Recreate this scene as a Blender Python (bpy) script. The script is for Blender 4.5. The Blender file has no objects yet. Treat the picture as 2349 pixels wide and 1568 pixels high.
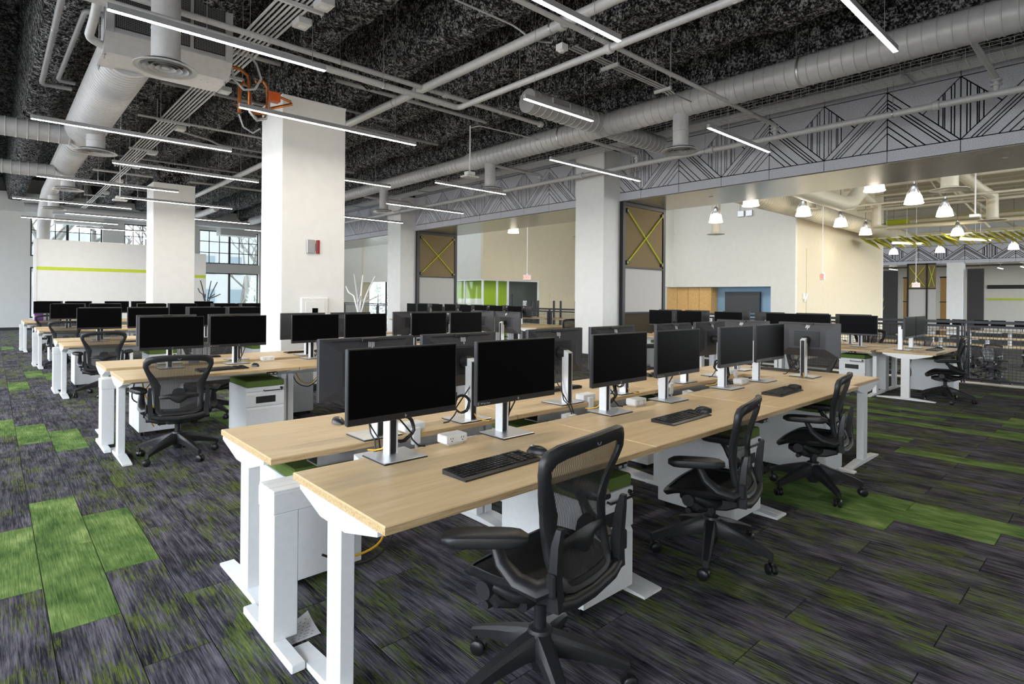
import bpy, math, random
from math import pi, sin, cos, radians
from mathutils import Vector, Matrix, noise

random.seed(7)
SC = bpy.context.scene
COL = SC.collection

# ------------------------------------------------------------------ camera
CAM_H = 1.46
cam_data = bpy.data.cameras.new('camera')
cam_data.sensor_width = 36.0
cam_data.lens = 1313.0 / 2349.0 * 36.0
cam_data.shift_y = -(784.0 - 680.0) / 2349.0
cam_data.clip_start = 0.05
cam_data.clip_end = 300
cam = bpy.data.objects.new('camera', cam_data)
COL.objects.link(cam)
YAW = radians(47.7)
cam.matrix_world = (Matrix.Translation((0, 0, CAM_H)) @ Matrix.Rotation(YAW - pi / 2, 4, 'Z')
                    @ Matrix.Rotation(pi / 2, 4, 'X') @ Matrix.Rotation(radians(0.49), 4, 'Z'))
SC.camera = cam

# ------------------------------------------------------------------ sky, exposure
SC.view_settings.view_transform = 'Standard'
SC.view_settings.look = 'None'
SC.view_settings.exposure = 0.68
SC.view_settings.gamma = 1.0
SC.view_settings.use_curve_mapping = False
SKY = 6.0
w = bpy.data.worlds.new('world')
SC.world = w
w.use_nodes = True
nt = w.node_tree
nt.nodes.clear()
wo = nt.nodes.new('ShaderNodeOutputWorld')
bg = nt.nodes.new('ShaderNodeBackground')
geo = nt.nodes.new('ShaderNodeTexCoord')
sep = nt.nodes.new('ShaderNodeSeparateXYZ')
rmp = nt.nodes.new('ShaderNodeValToRGB')
mpr = nt.nodes.new('ShaderNodeMapRange')
mpr.inputs[1].default_value = -1.0
mpr.inputs[2].default_value = 1.0
nt.links.new(geo.outputs['Generated'], sep.inputs[0])
nt.links.new(sep.outputs['Z'], mpr.inputs[0])
nt.links.new(mpr.outputs[0], rmp.inputs[0])
els = rmp.color_ramp.elements
els[0].position = 0.0
els[0].color = (0.28, 0.28, 0.27, 1)
els[1].position = 1.0
els[1].color = (0.75, 0.87, 1.0, 1)
for p, c in ((0.47, (0.32, 0.32, 0.31, 1)), (0.53, (0.88, 0.94, 1.0, 1))):
    e = els.new(p)
    e.color = c
nt.links.new(rmp.outputs[0], bg.inputs[0])
bg.inputs[1].default_value = SKY
nt.links.new(bg.outputs[0], wo.inputs[0])
SC.cycles.use_denoising = True
SC.cycles.max_bounces = 8
SC.cycles.diffuse_bounces = 4
SC.cycles.transparent_max_bounces = 16
SC.cycles.sample_clamp_indirect = 6.0


# ------------------------------------------------------------------ materials
def srgb(r, g, b):
    def f(c):
        c /= 255.0
        return c / 12.92 if c <= 0.04045 else ((c + 0.055) / 1.055) ** 2.4
    return (f(r), f(g), f(b), 1.0)


class NT:
    """small node-tree writer"""
    def __init__(s, mat):
        s.t = mat.node_tree
        s.b = next(n for n in s.t.nodes if n.type == 'BSDF_PRINCIPLED')
        s.out = next(n for n in s.t.nodes if n.type == 'OUTPUT_MATERIAL')

    def n(s, kind, **kw):
        nd = s.t.nodes.new(kind)
        for k, v in kw.items():
            setattr(nd, k, v)
        return nd

    def l(s, a, b):
        s.t.links.new(a, b)

    def val(s, x, sock):
        if hasattr(x, 'is_output'):
            s.l(x, sock)
        else:
            sock.default_value = x

    def math(s, op, a, b=None, c=None):
        nd = s.n('ShaderNodeMath', operation=op)
        s.val(a, nd.inputs[0])
        if b is not None:
            s.val(b, nd.inputs[1])
        if c is not None:
            s.val(c, nd.inputs[2])
        return nd.outputs[0]

    def noise(s, vec, scale, detail=2.0, rough=0.5, dim='3D'):
        nd = s.n('ShaderNodeTexNoise', noise_dimensions=dim)
        if vec is not None:
            s.l(vec, nd.inputs['Vector'])
        nd.inputs['Scale'].default_value = scale
        nd.inputs['Detail'].default_value = detail
        nd.inputs['Roughness'].default_value = rough
        return nd.outputs[0]

    def mapping(s, vec, scale=(1, 1, 1), loc=(0, 0, 0)):
        nd = s.n('ShaderNodeMapping')
        s.l(vec, nd.inputs[0])
        nd.inputs['Scale'].default_value = scale
        nd.inputs['Location'].default_value = loc
        return nd.outputs[0]

    def ramp(s, fac, stops):
        nd = s.n('ShaderNodeValToRGB')
        s.l(fac, nd.inputs[0])
        e = nd.color_ramp.elements
        while len(e) < len(stops):
            e.new(0.5)
        for el, (p, c) in zip(e, stops):
            el.position = p
            el.color = c if len(c) == 4 else (*c, 1)
        return nd.outputs[0]

    def mix(s, fac, a, b):
        nd = s.n('ShaderNodeMix', data_type='RGBA')
        s.val(fac, nd.inputs[0])
        s.val(a, nd.inputs[6])
        s.val(b, nd.inputs[7])
        return nd.outputs[2]

    def bump(s, h, strength=0.3, dist=0.01):
        nd = s.n('ShaderNodeBump')
        s.l(h, nd.inputs['Height'])
        nd.inputs['Strength'].default_value = strength
        nd.inputs['Distance'].default_value = dist
        s.l(nd.outputs[0], s.b.inputs['Normal'])

    def pos(s):
        return s.n('ShaderNodeNewGeometry').outputs['Position']

    def objco(s):
        return s.n('ShaderNodeTexCoord').outputs['Object']


M = {}


def mat(name, col, rough=0.5, metal=0.0, spec=0.5, emit=None, es=1.0):
    m = bpy.data.materials.new(name)
    m.use_nodes = True
    k = NT(m)
    k.b.inputs['Base Color'].default_value = col
    k.b.inputs['Roughness'].default_value = rough
    k.b.inputs['Metallic'].default_value = metal
    k.b.inputs['Specular IOR Level'].default_value = spec
    if emit:
        k.b.inputs['Emission Color'].default_value = emit
        k.b.inputs['Emission Strength'].default_value = es
    m.diffuse_color = col
    M[name] = m
    return k


def speck(name, col, rough=0.5, metal=0.0, amt=0.12, scale=60, spec=0.5, bump=0.0, detail=2):
    """a plain colour with a faint procedural variation and an optional fine relief"""
    k = mat(name, col, rough, metal, spec)
    n = k.noise(k.objco(), scale, detail)
    lo = tuple(c * (1 - amt) for c in col[:3]) + (1,)
    hi = tuple(min(1, c * (1 + amt)) for c in col[:3]) + (1,)
    k.l(k.ramp(n, [(0.3, lo), (0.7, hi)]), k.b.inputs['Base Color'])
    if bump:
        k.bump(n, bump, 0.004)
    return k


def make_materials():
    # laminated maple
    k = mat('maple', srgb(208, 178, 132), 0.42, 0, 0.4)
    o = k.objco()
    g1 = k.noise(k.mapping(o, (1.2, 14, 14)), 2.2, 4, 0.6)
    g2 = k.noise(k.mapping(o, (4, 90, 90)), 3.0, 2)
    f = k.math('ADD', k.math('MULTIPLY', g1, 0.7), k.math('MULTIPLY', g2, 0.3))
    k.l(k.ramp(f, [(0.3, srgb(204, 175, 130)), (0.5, srgb(217, 190, 147)), (0.7, srgb(226, 202, 160))]), k.b.inputs['Base Color'])
    k = mat('maple_edge', srgb(198, 166, 118), 0.5, 0, 0.4)
    g1 = k.noise(k.mapping(k.objco(), (3, 60, 60)), 2.5, 3)
    k.l(k.ramp(g1, [(0.3, srgb(176, 146, 102)), (0.7, srgb(216, 188, 146))]), k.b.inputs['Base Color'])
    speck('oak_door', srgb(214, 170, 104), 0.5, 0, 0.08, 12)
    speck('white_metal', (0.86, 0.87, 0.88, 1), 0.38, 0, 0.02, 40)
    speck('white_paint', (0.88, 0.88, 0.87, 1), 0.6, 0, 0.02, 6, bump=0.03)
    speck('white_plastic', (0.85, 0.85, 0.84, 1), 0.35, 0, 0.02, 40)
    speck('grey_paint', (0.62, 0.62, 0.60, 1), 0.65, 0, 0.02, 5)
    speck('cream_paint', srgb(222, 210, 182), 0.65, 0, 0.02, 5)
    speck('warm_white_paint', srgb(226, 224, 216), 0.65, 0, 0.02, 5)
    speck('duct_grey', (0.56, 0.56, 0.575, 1), 0.45, 0.15, 0.05, 14)
    speck('pipe_grey', (0.60, 0.60, 0.61, 1), 0.45, 0.1, 0.05, 20)
    speck('pipe_dark', (0.30, 0.30, 0.31, 1), 0.5, 0.1, 0.06, 20)
    speck('duct_cream', srgb(196, 188, 166), 0.5, 0.1, 0.04, 14)
    speck('steel', (0.55, 0.55, 0.56, 1), 0.35, 0.9, 0.06, 30)
    speck('copper', srgb(184, 112, 54), 0.4, 0.8, 0.2, 30)
    speck('valve_orange', srgb(200, 88, 24), 0.5, 0, 0.1, 30)
    # brushed aluminium of the monitor stands
    k = mat('aluminium', (0.66, 0.67, 0.69, 1), 0.36, 0.75)
    g = k.noise(k.mapping(k.objco(), (2, 160, 2)), 6, 2)
    k.l(k.ramp(g, [(0.3, (0.54, 0.55, 0.57, 1)), (0.7, (0.74, 0.75, 0.77, 1))]), k.b.inputs['Base Color'])
    speck('aluminium_white', (0.80, 0.81, 0.83, 1), 0.35, 0.25, 0.03, 40)
    speck('soffit_metal', srgb(192, 188, 180), 0.24, 0.55, 0.05, 3)
    mat('screen', (0.003, 0.003, 0.0034, 1), 0.32, 0, 0.04)
    speck('bezel', (0.016, 0.016, 0.018, 1), 0.42, 0, 0.1, 200)
    speck('shell', (0.040, 0.040, 0.047, 1), 0.42, 0, 0.2, 400, bump=0.15)
    speck('black_plastic', (0.014, 0.014, 0.016, 1), 0.36, 0, 0.15, 120)
    speck('black_soft', (0.012, 0.012, 0.013, 1), 0.45, 0, 0.15, 60)
    speck('graphite', (0.017, 0.017, 0.019, 1), 0.42, 0, 0.15, 120)
    speck('caster_black', (0.010, 0.010, 0.011, 1), 0.35, 0, 0.1, 60)
    speck('key_black', (0.010, 0.010, 0.011, 1), 0.30, 0, 0.1, 60)
    speck('cable_black', (0.012, 0.012, 0.013, 1), 0.45, 0, 0.1, 60)
    speck('cable_yellow', srgb(226, 170, 40), 0.45, 0, 0.05, 60)
    speck('cable_grey', (0.45, 0.46, 0.48, 1), 0.5, 0, 0.05, 60)
    speck('cable_blue', srgb(40, 70, 150), 0.5, 0, 0.05, 60)
    speck('black_steel', (0.020, 0.020, 0.022, 1), 0.4, 0.3, 0.1, 60)
    speck('rail_steel', (0.045, 0.046, 0.055, 1), 0.42, 0.3, 0.1, 60)
    k = speck('green_felt', srgb(104, 126, 66), 0.95, 0, 0.28, 420, bump=0.5, spec=0.15)
    speck('label_black', (0.02, 0.02, 0.022, 1), 0.6, 0, 0.1, 60)
    mat('mark_white', (0.8, 0.8, 0.8, 1), 0.4, 0, 0.5)
    mat('mark_black', (0.02, 0.02, 0.02, 1), 0.5)
    mat('mark_grey', (0.30, 0.30, 0.30, 1), 0.5)
    # acoustic felt of the bulkhead
    k = mat('felt_grey', srgb(160, 161, 170), 0.95, 0, 0.1)
    n = k.noise(k.pos(), 75, 3, 0.7)
    k.l(k.ramp(n, [(0.32, srgb(176, 177, 188)), (0.5, srgb(212, 213, 222)), (0.68, srgb(232, 233, 240))]), k.b.inputs['Base Color'])
    k.bump(n, 0.4, 0.004)
    mat('felt_groove', (0.012, 0.012, 0.016, 1), 0.95, 0, 0.1)
    k = mat('felt_tan', srgb(140, 120, 88), 0.95, 0, 0.1)
    n = k.noise(k.mapping(k.pos(), (30, 30, 70)), 3, 4, 0.75)
    k.l(k.ramp(n, [(0.32, srgb(70, 60, 42)), (0.5, srgb(140, 122, 92)), (0.68, srgb(196, 178, 142))]), k.b.inputs['Base Color'])
    k.bump(n, 0.4, 0.006)
    k = mat('felt_dark', srgb(84, 76, 62), 0.95, 0, 0.1)
    n = k.noise(k.mapping(k.pos(), (60, 60, 30)), 3, 3, 0.7)
    k.l(k.ramp(n, [(0.32, srgb(48, 44, 36)), (0.68, srgb(112, 100, 82))]), k.b.inputs['Base Color'])
    speck('felt_pale', srgb(202, 200, 196), 0.95, 0, 0.05, 160, spec=0.1)
    speck('rope_lime', srgb(206, 214, 40), 0.6, 0, 0.12, 90)
    speck('lime_paint', srgb(206, 222, 62), 0.6, 0, 0.03, 20)
    speck('lime_wall', srgb(152, 186, 28), 0.6, 0, 0.03, 6)
    speck('baffle_lime', srgb(176, 176, 62), 0.85, 0, 0.08, 30)
    speck('beam_lime', srgb(186, 190, 40), 0.6, 0, 0.05, 20)
    speck('blue_paint', srgb(146, 180, 206), 0.65, 0, 0.02, 5)
    speck('slate_paint', srgb(74, 84, 90), 0.6, 0, 0.03, 5)
    speck('charcoal_wall', srgb(58, 56, 56), 0.7, 0, 0.05, 10)
    speck('base_black', (0.02, 0.02, 0.022, 1), 0.5, 0, 0.1, 20)
    speck('purple_box', srgb(122, 40, 150), 0.5, 0, 0.05, 20)
    speck('red_plastic', srgb(150, 28, 34), 0.4, 0, 0.05, 20)
    mat('hose_red', srgb(150, 20, 20), 0.4)
    speck('paper', (0.82, 0.82, 0.84, 1), 0.7, 0, 0.03, 30)
    speck('table_dark', srgb(70, 72, 78), 0.5, 0, 0.05, 20)
    # lamps
    mat('led', (1, 1, 1, 1), 0.5, emit=(1.0, 0.90, 0.74, 1), es=58.0)
    mat('lamp_glow', (1, 1, 1, 1), 0.4, emit=(1.0, 0.90, 0.72, 1), es=4.0)
    mat('tube_glow', (1, 1, 1, 1), 0.4, emit=(1.0, 0.93, 0.80, 1), es=8.0)
    mat('exit_red', srgb(235, 90, 70), 0.4, emit=srgb(255, 90, 60), es=0.9)
    # glass
    k = mat('pane_glass', (0.9, 0.95, 0.95, 1), 0.03, 0, 0.5)
    tr = k.n('ShaderNodeBsdfTransparent')
    gl = k.n('ShaderNodeBsdfGlossy')
    gl.inputs['Roughness'].default_value = 0.03
    lw = k.n('ShaderNodeLayerWeight')
    lw.inputs[0].default_value = 0.5
    fr = k.math('MULTIPLY_ADD', k.math('POWER', lw.outputs[1], 4.0), 0.5, 0.025)
    mx = k.n('ShaderNodeMixShader')
    tr.inputs[0].default_value = (0.93, 0.96, 0.95, 1)
    k.l(fr, mx.inputs[0])
    k.l(tr.outputs[0], mx.inputs[1])
    k.l(gl.outputs[0], mx.inputs[2])
    k.l(mx.outputs[0], k.out.inputs[0])
    # open chair mesh: woven bands, partly see-through
    k = mat('chair_mesh', (0.034, 0.033, 0.034, 1), 0.6, 0, 0.3)
    o = k.objco()
    wv = k.n('ShaderNodeTexWave', wave_type='BANDS', bands_direction='X')
    k.l(o, wv.inputs[0])
    wv.inputs['Scale'].default_value = 34
    a = k.math('MULTIPLY_ADD', wv.outputs[1], 0.24, 0.62)
    tr = k.n('ShaderNodeBsdfTransparent')
    mx = k.n('ShaderNodeMixShader')
    k.l(a, mx.inputs[0])
    k.l(tr.outputs[0], mx.inputs[1])
    k.l(k.b.outputs[0], mx.inputs[2])
    k.l(mx.outputs[0], k.out.inputs[0])
    k = mat('seat_mesh', (0.012, 0.012, 0.013, 1), 0.65, 0, 0.3)
    wv = k.n('ShaderNodeTexWave', wave_type='BANDS', bands_direction='X')
    k.l(k.objco(), wv.inputs[0])
    wv.inputs['Scale'].default_value = 40
    k.bump(wv.outputs[1], 0.3, 0.002)
    # carpet planks: long dark streaks, grey-violet ground, flecks of lime; each plank its own
    for nm in ('carpet', 'carpet_green'):
        k = mat(nm, (0.1, 0.1, 0.1, 1), 0.95, 0, 0.08)
        p = k.pos()
        s = k.n('ShaderNodeSeparateXYZ')
        k.l(p, s.inputs[0])
        col = k.math('FLOOR', k.math('DIVIDE', k.math('SUBTRACT', s.outputs[0], 0.2), 0.25))
        odd = k.math('MODULO', k.math('ABSOLUTE', col), 2.0)
        row = k.math('FLOOR', k.math('DIVIDE', k.math('SUBTRACT', k.math('SUBTRACT', s.outputs[1], 3.13), k.math('MULTIPLY', odd, 0.51)), 1.02))
        cb = k.n('ShaderNodeCombineXYZ')
        k.l(col, cb.inputs[0])
        k.l(row, cb.inputs[1])
        wn = k.n('ShaderNodeTexWhiteNoise', noise_dimensions='2D')
        k.l(cb.outputs[0], wn.inputs[0])
        rnd = wn.outputs[0]
        off = k.n('ShaderNodeCombineXYZ')
        k.l(k.math('MULTIPLY', rnd, 37.0), off.inputs[1])
        k.l(k.math('MULTIPLY', rnd, 11.0), off.inputs[0])
        va = k.n('ShaderNodeVectorMath', operation='ADD')
        k.l(p, va.inputs[0])
        k.l(off.outputs[0], va.inputs[1])
        v = va.outputs[0]
        fine = k.noise(k.mapping(v, (130, 5.0, 1)), 1.0, 3, 0.75)
        mid = k.noise(k.mapping(v, (30, 2.0, 1)), 1.0, 3, 0.6)
        big = k.noise(k.mapping(v, (6, 3.0, 1)), 1.0, 2, 0.6)
        pile = k.noise(p, 300, 2, 0.6)
        if nm == 'carpet':
            t = k.math('ADD', k.math('MULTIPLY', fine, 0.46), k.math('ADD', k.math('MULTIPLY', mid, 0.26), k.math('MULTIPLY', big, 0.28)))
            ground = k.ramp(t, [(0.40, srgb(32, 31, 38)), (0.46, srgb(60, 58, 67)), (0.53, srgb(96, 93, 104)), (0.59, srgb(126, 122, 133))])
            gz = k.noise(k.mapping(v, (5, 2.4, 1), (9.3, 4.1, 0)), 1.0, 2, 0.5)
            gf = k.noise(k.mapping(v, (95, 6.0, 1), (3.1, 7.7, 0)), 1.0, 3, 0.75)
            gm = k.math('ADD', k.math('MULTIPLY', gz, 0.40), k.math('MULTIPLY', gf, 0.60))
            gm = k.math('ADD', gm, k.math('MULTIPLY', k.math('SUBTRACT', rnd, 0.5), 0.10))
            mr = k.n('ShaderNodeMapRange')
            k.l(gm, mr.inputs[0])
            mr.inputs[1].default_value = 0.525
            mr.inputs[2].default_value = 0.575
            lime = k.ramp(fine, [(0.35, srgb(70, 80, 38)), (0.6, srgb(114, 132, 54)), (0.75, srgb(136, 156, 66))])
            c = k.mix(k.math('MULTIPLY', mr.outputs[0], 0.8), ground, lime)
        else:
            t = k.math('ADD', k.math('MULTIPLY', fine, 0.5), k.math('MULTIPLY', big, 0.5))
            c = k.ramp(t, [(0.38, srgb(66, 94, 46)), (0.48, srgb(100, 130, 68)), (0.57, srgb(132, 158, 90)), (0.65, srgb(166, 186, 122))])
        k.l(k.mix(k.math('MULTIPLY', pile, 0.35), c, (0.01, 0.01, 0.012, 1)), k.b.inputs['Base Color'])
        k.bump(k.math('ADD', pile, fine), 0.5, 0.004)
    # sprayed fireproofing, painted black
    k = mat('spray_black', (0.05, 0.05, 0.05, 1), 0.95, 0, 0.1)
    p = k.pos()
    n1 = k.noise(p, 30, 4, 0.8)
    n2 = k.noise(p, 9, 2, 0.6)
    t = k.math('ADD', k.math('MULTIPLY', n1, 0.75), k.math('MULTIPLY', n2, 0.25))
    k.l(k.ramp(t, [(0.42, (0.006, 0.006, 0.007, 1)), (0.50, (0.04, 0.04, 0.042, 1)), (0.55, (0.30, 0.30, 0.31, 1)), (0.62, (0.66, 0.66, 0.68, 1))]), k.b.inputs['Base Color'])
    k.bump(n1, 1.0, 0.03)
    k = mat('deck_taupe', srgb(120, 112, 96), 0.8, 0, 0.2)
    # outside
    speck('bark_pale', (0.085, 0.078, 0.07, 1), 0.9, 0, 0.15, 8)
    speck('conifer_pale', (0.38, 0.41, 0.39, 1), 0.9, 0, 0.15, 8)
    speck('facade_pale', (0.17, 0.17, 0.17, 1), 0.9, 0, 0.04, 2)
    speck('ground_pale', (0.55, 0.54, 0.52, 1), 0.95, 0, 0.1, 2)


make_materials()


# ------------------------------------------------------------------ mesh building
class MB:
    def __init__(s):
        s.v, s.f, s.m, s.s = [], [], [], []

    def add(s, verts, faces, m=0, smooth=False):
        o = len(s.v)
        s.v.extend(tuple(p) for p in verts)
        for f in faces:
            s.f.append(tuple(i + o for i in f))
            s.m.append(m)
            s.s.append(smooth)
        return s

    def box(s, x0, y0, z0, x1, y1, z1, c=0.0, m=0):
        if x0 > x1: x0, x1 = x1, x0
        if y0 > y1: y0, y1 = y1, y0
        if z0 > z1: z0, z1 = z1, z0
        if c <= 0:
            V = [(x, y, z) for z in (z0, z1) for y in (y0, y1) for x in (x0, x1)]
            F = [(0, 2, 3, 1), (4, 5, 7, 6), (0, 1, 5, 4), (2, 6, 7, 3), (0, 4, 6, 2), (1, 3, 7, 5)]
            return s.add(V, F, m)
        c = min(c, (x1 - x0) / 2.01, (y1 - y0) / 2.01, (z1 - z0) / 2.01)
        X, Y, Z = (x0, x1), (y0, y1), (z0, z1)
        sg = (1, -1)
        V, idx = [], {}
        for i in (0, 1):
            for j in (0, 1):
                for k in (0, 1):
                    for a in range(3):
                        p = [X[i], Y[j], Z[k]]
                        if a != 0: p[0] += c * sg[i]
                        if a != 1: p[1] += c * sg[j]
                        if a != 2: p[2] += c * sg[k]
                        idx[(i, j, k, a)] = len(V)
                        V.append(p)
        F = []
        g = lambda i, j, k, a: idx[(i, j, k, a)]
        for i in (0, 1):
            q = [g(i, 0, 0, 0), g(i, 1, 0, 0), g(i, 1, 1, 0), g(i, 0, 1, 0)]
            F.append(q if i else q[::-1])
            q = [g(0, i, 0, 1), g(0, i, 1, 1), g(1, i, 1, 1), g(1, i, 0, 1)]
            F.append(q if i else q[::-1])
            q = [g(0, 0, i, 2), g(1, 0, i, 2), g(1, 1, i, 2), g(0, 1, i, 2)]
            F.append(q if i else q[::-1])
        for j in (0, 1):
            for k in (0, 1):
                q = [g(0, j, k, 1), g(1, j, k, 1), g(1, j, k, 2), g(0, j, k, 2)]
                F.append(q if j == k else q[::-1])
                q = [g(j, 0, k, 0), g(j, 1, k, 0), g(j, 1, k, 2), g(j, 0, k, 2)]
                F.append(q[::-1] if j == k else q)
                q = [g(j, k, 0, 0), g(j, k, 1, 0), g(j, k, 1, 1), g(j, k, 0, 1)]
                F.append(q if j == k else q[::-1])
        for i in (0, 1):
            for j in (0, 1):
                for k in (0, 1):
                    q = [g(i, j, k, 0), g(i, j, k, 1), g(i, j, k, 2)]
                    F.append(q if (i + j + k) % 2 else q[::-1])
        return s.add(V, F, m)

    def tube(s, pts, r, n=8, closed=False, caps=True, m=0, flat=1.0, up=None):
        P = [Vector(p) for p in pts]
        N = len(P)
        R = list(r) if hasattr(r, '__len__') else [r] * N
        T = []
        for i in range(N):
            a = P[(i - 1) % N] if (closed or i > 0) else P[i]
            b = P[(i + 1) % N] if (closed or i < N - 1) else P[i]
            d = b - a
            T.append(d.normalized() if d.length > 1e-9 else Vector((0, 0, 1)))
        u = Vector(up) if up else (Vector((0, 0, 1)) if abs(T[0].z) < 0.9 else Vector((1, 0, 0)))
        u = (u - T[0] * u.dot(T[0])).normalized()
        V = []
        for i in range(N):
            u = (u - T[i] * u.dot(T[i])).normalized()
            w_ = T[i].cross(u)
            for k in range(n):
                a = 2 * pi * k / n
                V.append(P[i] + (u * cos(a) * flat + w_ * sin(a)) * R[i])
        F = []
        for i in range(N if closed else N - 1):
            j = (i + 1) % N
            for k in range(n):
                l = (k + 1) % n
                F.append((i * n + k, i * n + l, j * n + l, j * n + k))
        s.add(V, F, m, True)
        if caps and not closed:
            s.add(V[:n], [tuple(range(n))[::-1]], m)
            s.add(V[-n:], [tuple(range(n))], m)
        return s

    def cyl(s, p0, p1, r0, r1=None, n=14, m=0):
        return s.tube([p0, p1], [r0, r0 if r1 is None else r1], n, m=m)

    def lathe(s, prof, n=20, o=(0, 0, 0), m=0, axis='Z', close=False):
        V = []
        for r, z in prof:
            for k in range(n):
                a = 2 * pi * k / n
                x, y = r * cos(a), r * sin(a)
                V.append({'Z': (x, y, z), 'Y': (y, z, x), 'X': (z, x, y)}[axis])
        V = [(a + o[0], b + o[1], c + o[2]) for a, b, c in V]
        F = []
        for i in range(len(prof) - 1):
            for k in range(n):
                l = (k + 1) % n
                F.append((i * n + k, i * n + l, (i + 1) * n + l, (i + 1) * n + k))
        s.add(V, F, m, True)
        if prof[0][0] > 1e-6 and not close:
            s.add(V[:n], [tuple(range(n))[::-1]], m)
        if prof[-1][0] > 1e-6 and not close:
            s.add(V[-n:], [tuple(range(n))], m)
        return s

    def prism(s, poly, axis, a, b, m=0):
        """poly: 2-D points in the plane across axis (X: y,z; Y: x,z; Z: x,y)"""
        def P(p, t):
            return {'X': (t, p[0], p[1]), 'Y': (p[0], t, p[1]), 'Z': (p[0], p[1], t)}[axis]
        n = len(poly)
        V = [P(p, a) for p in poly] + [P(p, b) for p in poly]
        F = [tuple(range(n))[::-1], tuple(range(n, 2 * n))]
        F += [(i, (i + 1) % n, n + (i + 1) % n, n + i) for i in range(n)]
        area = sum(poly[i][0] * poly[(i + 1) % n][1] - poly[(i + 1) % n][0] * poly[i][1] for i in range(n))
        flip = (area < 0) ^ (b < a) ^ (axis == 'Y')
        if flip:
            F = [f[::-1] for f in F]
        return s.add(V, F, m)

    def loft(s, rings, m=0, smooth=True, caps=True, closed=False):
        n = len(rings[0])
        V = [p for r in rings for p in r]
        F = []
        K = len(rings)
        for i in range(K if closed else K - 1):
            j = (i + 1) % K
            for k in range(n):
                l = (k + 1) % n
                F.append((i * n + k, i * n + l, j * n + l, j * n + k))
        s.add(V, F, m, smooth)
        if caps and not closed:
            s.add(rings[0], [tuple(range(n))[::-1]], m)
            s.add(rings[-1], [tuple(range(n))], m)
        return s

    def grid(s, fn, nu, nv, m=0, smooth=True):
        V = [fn(i / nu, j / nv) for j in range(nv + 1) for i in range(nu + 1)]
        F = [(j * (nu + 1) + i, j * (nu + 1) + i + 1, (j + 1) * (nu + 1) + i + 1, (j + 1) * (nu + 1) + i)
             for j in range(nv) for i in range(nu)]
        return s.add(V, F, m, smooth)

    def turn(s, mtx):
        s.v = [tuple(mtx @ Vector(p)) for p in s.v]
        return s

    def mesh(s, name, mats):
        me = bpy.data.meshes.new(name)
        me.from_pydata(s.v, [], s.f)
        for q in (mats if isinstance(mats, (list, tuple)) else [mats]):
            me.materials.append(M[q])
        me.polygons.foreach_set('material_index', s.m)
        me.polygons.foreach_set('use_smooth', s.s)
        me.update()
        if any(s.s):
            me.set_sharp_from_angle(angle=radians(38))
        return me


def obj(name, mb, mats, parent=None, loc=(0, 0, 0), rot=None, **props):
    me = mb.mesh(name, mats) if isinstance(mb, MB) else mb
    o = bpy.data.objects.new(name, me)
    COL.objects.link(o)
    o.location = loc
    if rot:
        o.rotation_euler = rot
    if parent:
        o.parent = parent
    for k_, v_ in props.items():
        o[k_] = v_
    return o


def thing(name, label, cat, loc=(0, 0, 0), rz=0.0, group=None):
    o = bpy.data.objects.new(name, None)
    o.empty_display_size = 0.1
    COL.objects.link(o)
    o.location = loc
    o.rotation_euler = (0, 0, rz)
    o['label'] = label
    o['category'] = cat
    if group:
        o['group'] = group
    return o


def single(name, mb, mats, label, cat, loc=(0, 0, 0), rz=0.0, group=None):
    o = obj(name, mb, mats, None, loc, (0, 0, rz))
    o['label'] = label
    o['category'] = cat
    if group:
        o['group'] = group
    return o


def struct(name, mb, mats, parent=None):
    o = obj(name, mb, mats, parent)
    if not parent:
        o['kind'] = 'structure'
    return o


KIDS = {}


def children(o):
    return [c for c in COL.objects if c.parent == o]


def dup(root, loc, rz, label, group=None, skip=()):
    """copy a thing with its parts and their sub-parts"""
    if root.name not in KIDS:
        KIDS[root.name] = [(c, children(c)) for c in children(root)]
    r = root.copy()
    COL.objects.link(r)
    r.location = loc
    r.rotation_euler = (0, 0, rz)
    r['label'] = label
    if group:
        r['group'] = group
    for c, sub in KIDS[root.name]:
        if c.name.split('.')[0] in skip:
            continue
        d = c.copy()
        COL.objects.link(d)
        d.parent = r
        for g in sub:
            e = g.copy()
            COL.objects.link(e)
            e.parent = d
    return r


def text_mesh(body, size, extrude=0.001, align='CENTER'):
    cu = bpy.data.curves.new('lettering', 'FONT')
    cu.body = body
    cu.size = size
    cu.extrude = extrude
    cu.align_x = align
    cu.align_y = 'CENTER'
    cu.resolution_u = 2
    o = bpy.data.objects.new('lettering', cu)
    COL.objects.link(o)
    dg = bpy.context.evaluated_depsgraph_get()
    me = bpy.data.meshes.new_from_object(o.evaluated_get(dg))
    bpy.data.objects.remove(o)
    bpy.data.curves.remove(cu)
    return me


def text(name, body, size, matname, parent, loc, rot):
    me = text_mesh(body, size)
    me.materials.clear()
    me.materials.append(M[matname])
    o = obj(name, me, None, parent, loc, rot)
    return o

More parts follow.
